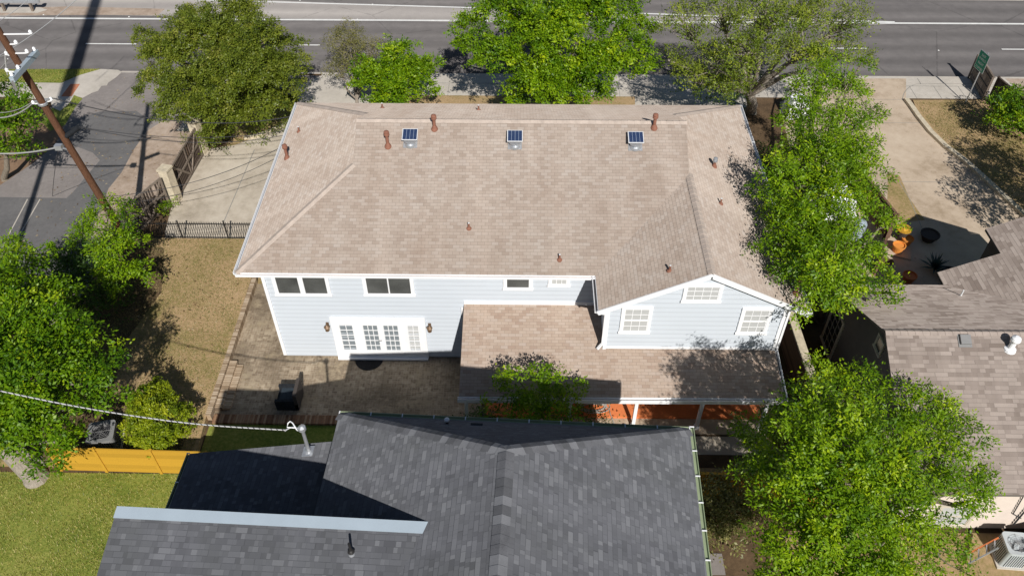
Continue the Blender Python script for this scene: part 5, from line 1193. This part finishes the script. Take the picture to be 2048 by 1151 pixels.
tree('shade_tree', g(1750,1080), [(1610,812,6.0,.9),(1680,790,6.6,.9),(1765,845,6.4,1.0),(1575,880,5.8,1.0),(1660,880,8.0,1.5),(1750,920,7.4,1.3),(1850,860,5.8,.7),(1870,930,5.6,1.0),(1940,975,5.0,.4),(1560,970,6.2,1.1),(1660,1000,7.2,1.4),(1780,1010,6.6,1.2),(1515,930,4.6,.5),(1600,1080,6.0,1.2),(1720,1100,6.2,1.3),(1845,1050,4.6,.9),(1640,1160,5.2,1.2),(1880,1110,3.4,.9),(1490,865,4.6,.4),(1800,790,6.4,.4),(1560,1150,5,1.0),(1780,1160,4.5,1.2),(1900,890,5.4,.4),(1945,1000,4.4,.3),(1965,960,4.8,.25),(1640,748,6.2,.4),(1722,752,6.2,.4),(1870,808,5.6,.42),(1935,865,5.0,.42),(1905,835,4.6,.3)],
     'very large bright green tree filling the lower right corner', 'tree', 'bright', 21000, 18, tr=.26, leaf=0.12, wid=.42, spray=0.32, n_leaf=15, spread=.30, droop=0.28, up=.6, twigs=140, fill=0.38, rc=0.44, ns=22, gap=1.42, poke=0.32, hollow=0.58, carve=1.3, boughs=8.5)
tree('shade_tree', g(72,955), [(30,590,5.6,1.4),(80,600,5.2,1.1),(40,680,6.0,1.6),(120,690,5.4,1.3),(60,760,6.0,1.5),(165,755,5.0,1.1),(30,830,5.6,1.2),(100,835,5.0,1.0),(-40,620,6,1.6),(-50,780,6,1.7),(55,520,4.8,.9),(200,720,4.6,.7),(215,790,4.2,.5),(120,885,3.6,.45),(35,895,4.0,.5),(0,880,4.4,.5),(95,930,2.8,.35),(90,640,6.2,1.0),(10,500,4.6,.7)],
     'large bright green tree at the left edge over the orange fence', 'tree', 'fresh', 12500, 19, bark='bark_pale', tr=.36, leaf=.14, wid=.5, spray=0.3, n_leaf=13, spread=.34, droop=.28, twigs=110, rc=0.48, ns=22, gap=1.38, fill=0.25, poke=0.3, fkpt=g(-45,850,3.2), hollow=0.55, carve=1.1, boughs=8)
tree('pecan_sapling', g(235,560), [(200,440,3.4,.7),(250,430,3.4,.6),(225,490,3.2,1.0),(175,480,3.0,.7),(270,485,2.8,.5),(240,550,2.4,.9),(285,540,2.2,.4),(210,405,3.4,.35),(160,460,3.0,.4)],
     'young yellow green tree with feathery sprays at the foot of the utility pole', 'tree', 'bright', 1500, 20, tr=.08, leaf=.14, wid=.4, spray=0.38, n_leaf=15, spread=.28, droop=.32, up=.6, rc=0.34, ns=12, gap=1.15, boughs=12)
tree('hedge_shrub', g(140,620), [(110,560,1.4,1.1),(170,570,1.3,1.0),(205,620,1.0,.8),(100,610,1.4,1.0),(230,600,.9,.6),(150,530,1.4,.8)],
     'dark overgrown shrubbery between the left tree and the young pecan', 'shrub', 'dark', 1500, 21, tr=.08, leaf=.13, twigs=30, rc=.45, gap=.8)
tree('shade_tree', g(10,360), [(20,220,4.6,1.1),(-30,260,4.6,1.3),(50,250,4.0,.8),(10,300,3.4,.9),(45,185,4.0,.5),(-40,190,4.8,1.1),(55,300,2.4,.4)],
     'bright green tree at the left edge behind the utility pole', 'tree', 'fresh', 2100, 22, tr=.14, leaf=.15, wid=.45, spray=0.3, n_leaf=13, rc=0.42, gap=1.2, ns=16, boughs=9)
tree('round_shrub', g(312,885,LZ), [(314,842,1.5,1.0,.85),(280,850,1.2,.62),(345,845,1.2,.65),(310,805,1.5,.7),(320,878,1.0,.65)],
     'round clipped yellow green shrub beside the dark grey air conditioner', 'shrub', 'shrub', 2600, 23, tr=.05, limbs=False, leaf=.085, wid=.55, spray=0.12, n_leaf=14, spread=.15, up=.6, hollow=.75, fill=.15, rc=0.2, ns=20, gap=1.0, poke=.12, carve=0.35)
tree('young_tree', g(1075,850,0), [(1020,795,3.2,.5),(1080,795,3.4,.62),(1125,803,3.2,.5),(1060,822,2.8,.78),(1110,830,2.6,.62),(1005,760,3.8,.22),(1040,748,4.1,.3),(1075,745,4.0,.25),(1115,758,3.9,.3),(1160,785,3.2,.25),(980,822,2.4,.35),(1150,838,2.2,.45)],
     'small green tree growing in front of the porch gutter', 'tree', 'bright', 1500, 24, tr=.06, leaf=.125, wid=.5, spray=0.24, n_leaf=11, spread=.22, fill=.4, rc=0.26, ns=12, gap=1.1, poke=.3, carve=0.6, boughs=15)
tree('garden_shrub', g(1440,1010,0), [(1425,1015,1.2,.7),(1465,1010,1.2,.7),(1445,1045,.9,.6),(1490,985,1.4,.5)],
     'dark shrub with dry patches right of the charcoal roof', 'shrub', 'brown', 1000, 25, tr=.05, leaf=.12, rc=.35, gap=.8)
tree('garden_shrub', g(2010,262,0), [(2010,215,1.6,.7),(2035,240,1.6,.8),(2000,250,1.2,.5),(2040,195,1.4,.4),(2070,240,1.6,.9)],
     'green bush leaning over the dark fence at the right edge', 'shrub', 'fresh', 1000, 26, tr=.06, leaf=.15, rc=.4, gap=.85)
tree('shade_tree', (33.5,33.0,0), [(2190,400,3.5,1.8),(2150,320,3.5,1.3),(2250,350,4,1.8)], 'tree just beyond the right edge whose dappled shade falls on the dry grass wedge', 'tree', 'fresh', 2000, 33, tr=.2, leaf=.16, rc=.55, gap=.9)
tree('ivy_clump', g(560,250,0), [(500,262,.5,.7),(560,240,.5,.8),(440,285,.5,.6),(600,225,.5,.5),(400,268,1.0,.5)], 'low dark ivy under the dense olive tree beside the driveway', 'ivy', 'olive', 700, 27, stem=False, leaf=.10, rc=.35)
tree('weed_clump', g(333,410,0), [(333,408,.5,.25),(326,420,.3,.2)], 'small green weed growing against the mossy gate panel', 'plant', 'bright', 60, 28, stem=False, leaf=.09, spray=.2, rc=.2)
tree('garden_shrub', (2.0,17.2,0), [(960,850,.8,.5),(1180,845,.8,.4)], 'small dark plants below the porch edge behind the charcoal roof', 'shrub', 'dark', 260, 29, stem=False, leaf=.10, rc=.3)
tree('understory_shrub', g(1590,520,0), [(1560,330,1.6,1.0),(1600,390,1.8,1.1),(1580,460,1.6,.9),(1640,500,1.6,1.0)], 'dark shrubs in the shade below the drooping tree', 'shrub', 'dark', 1300, 30, stem=False, leaf=.13, rc=.45)
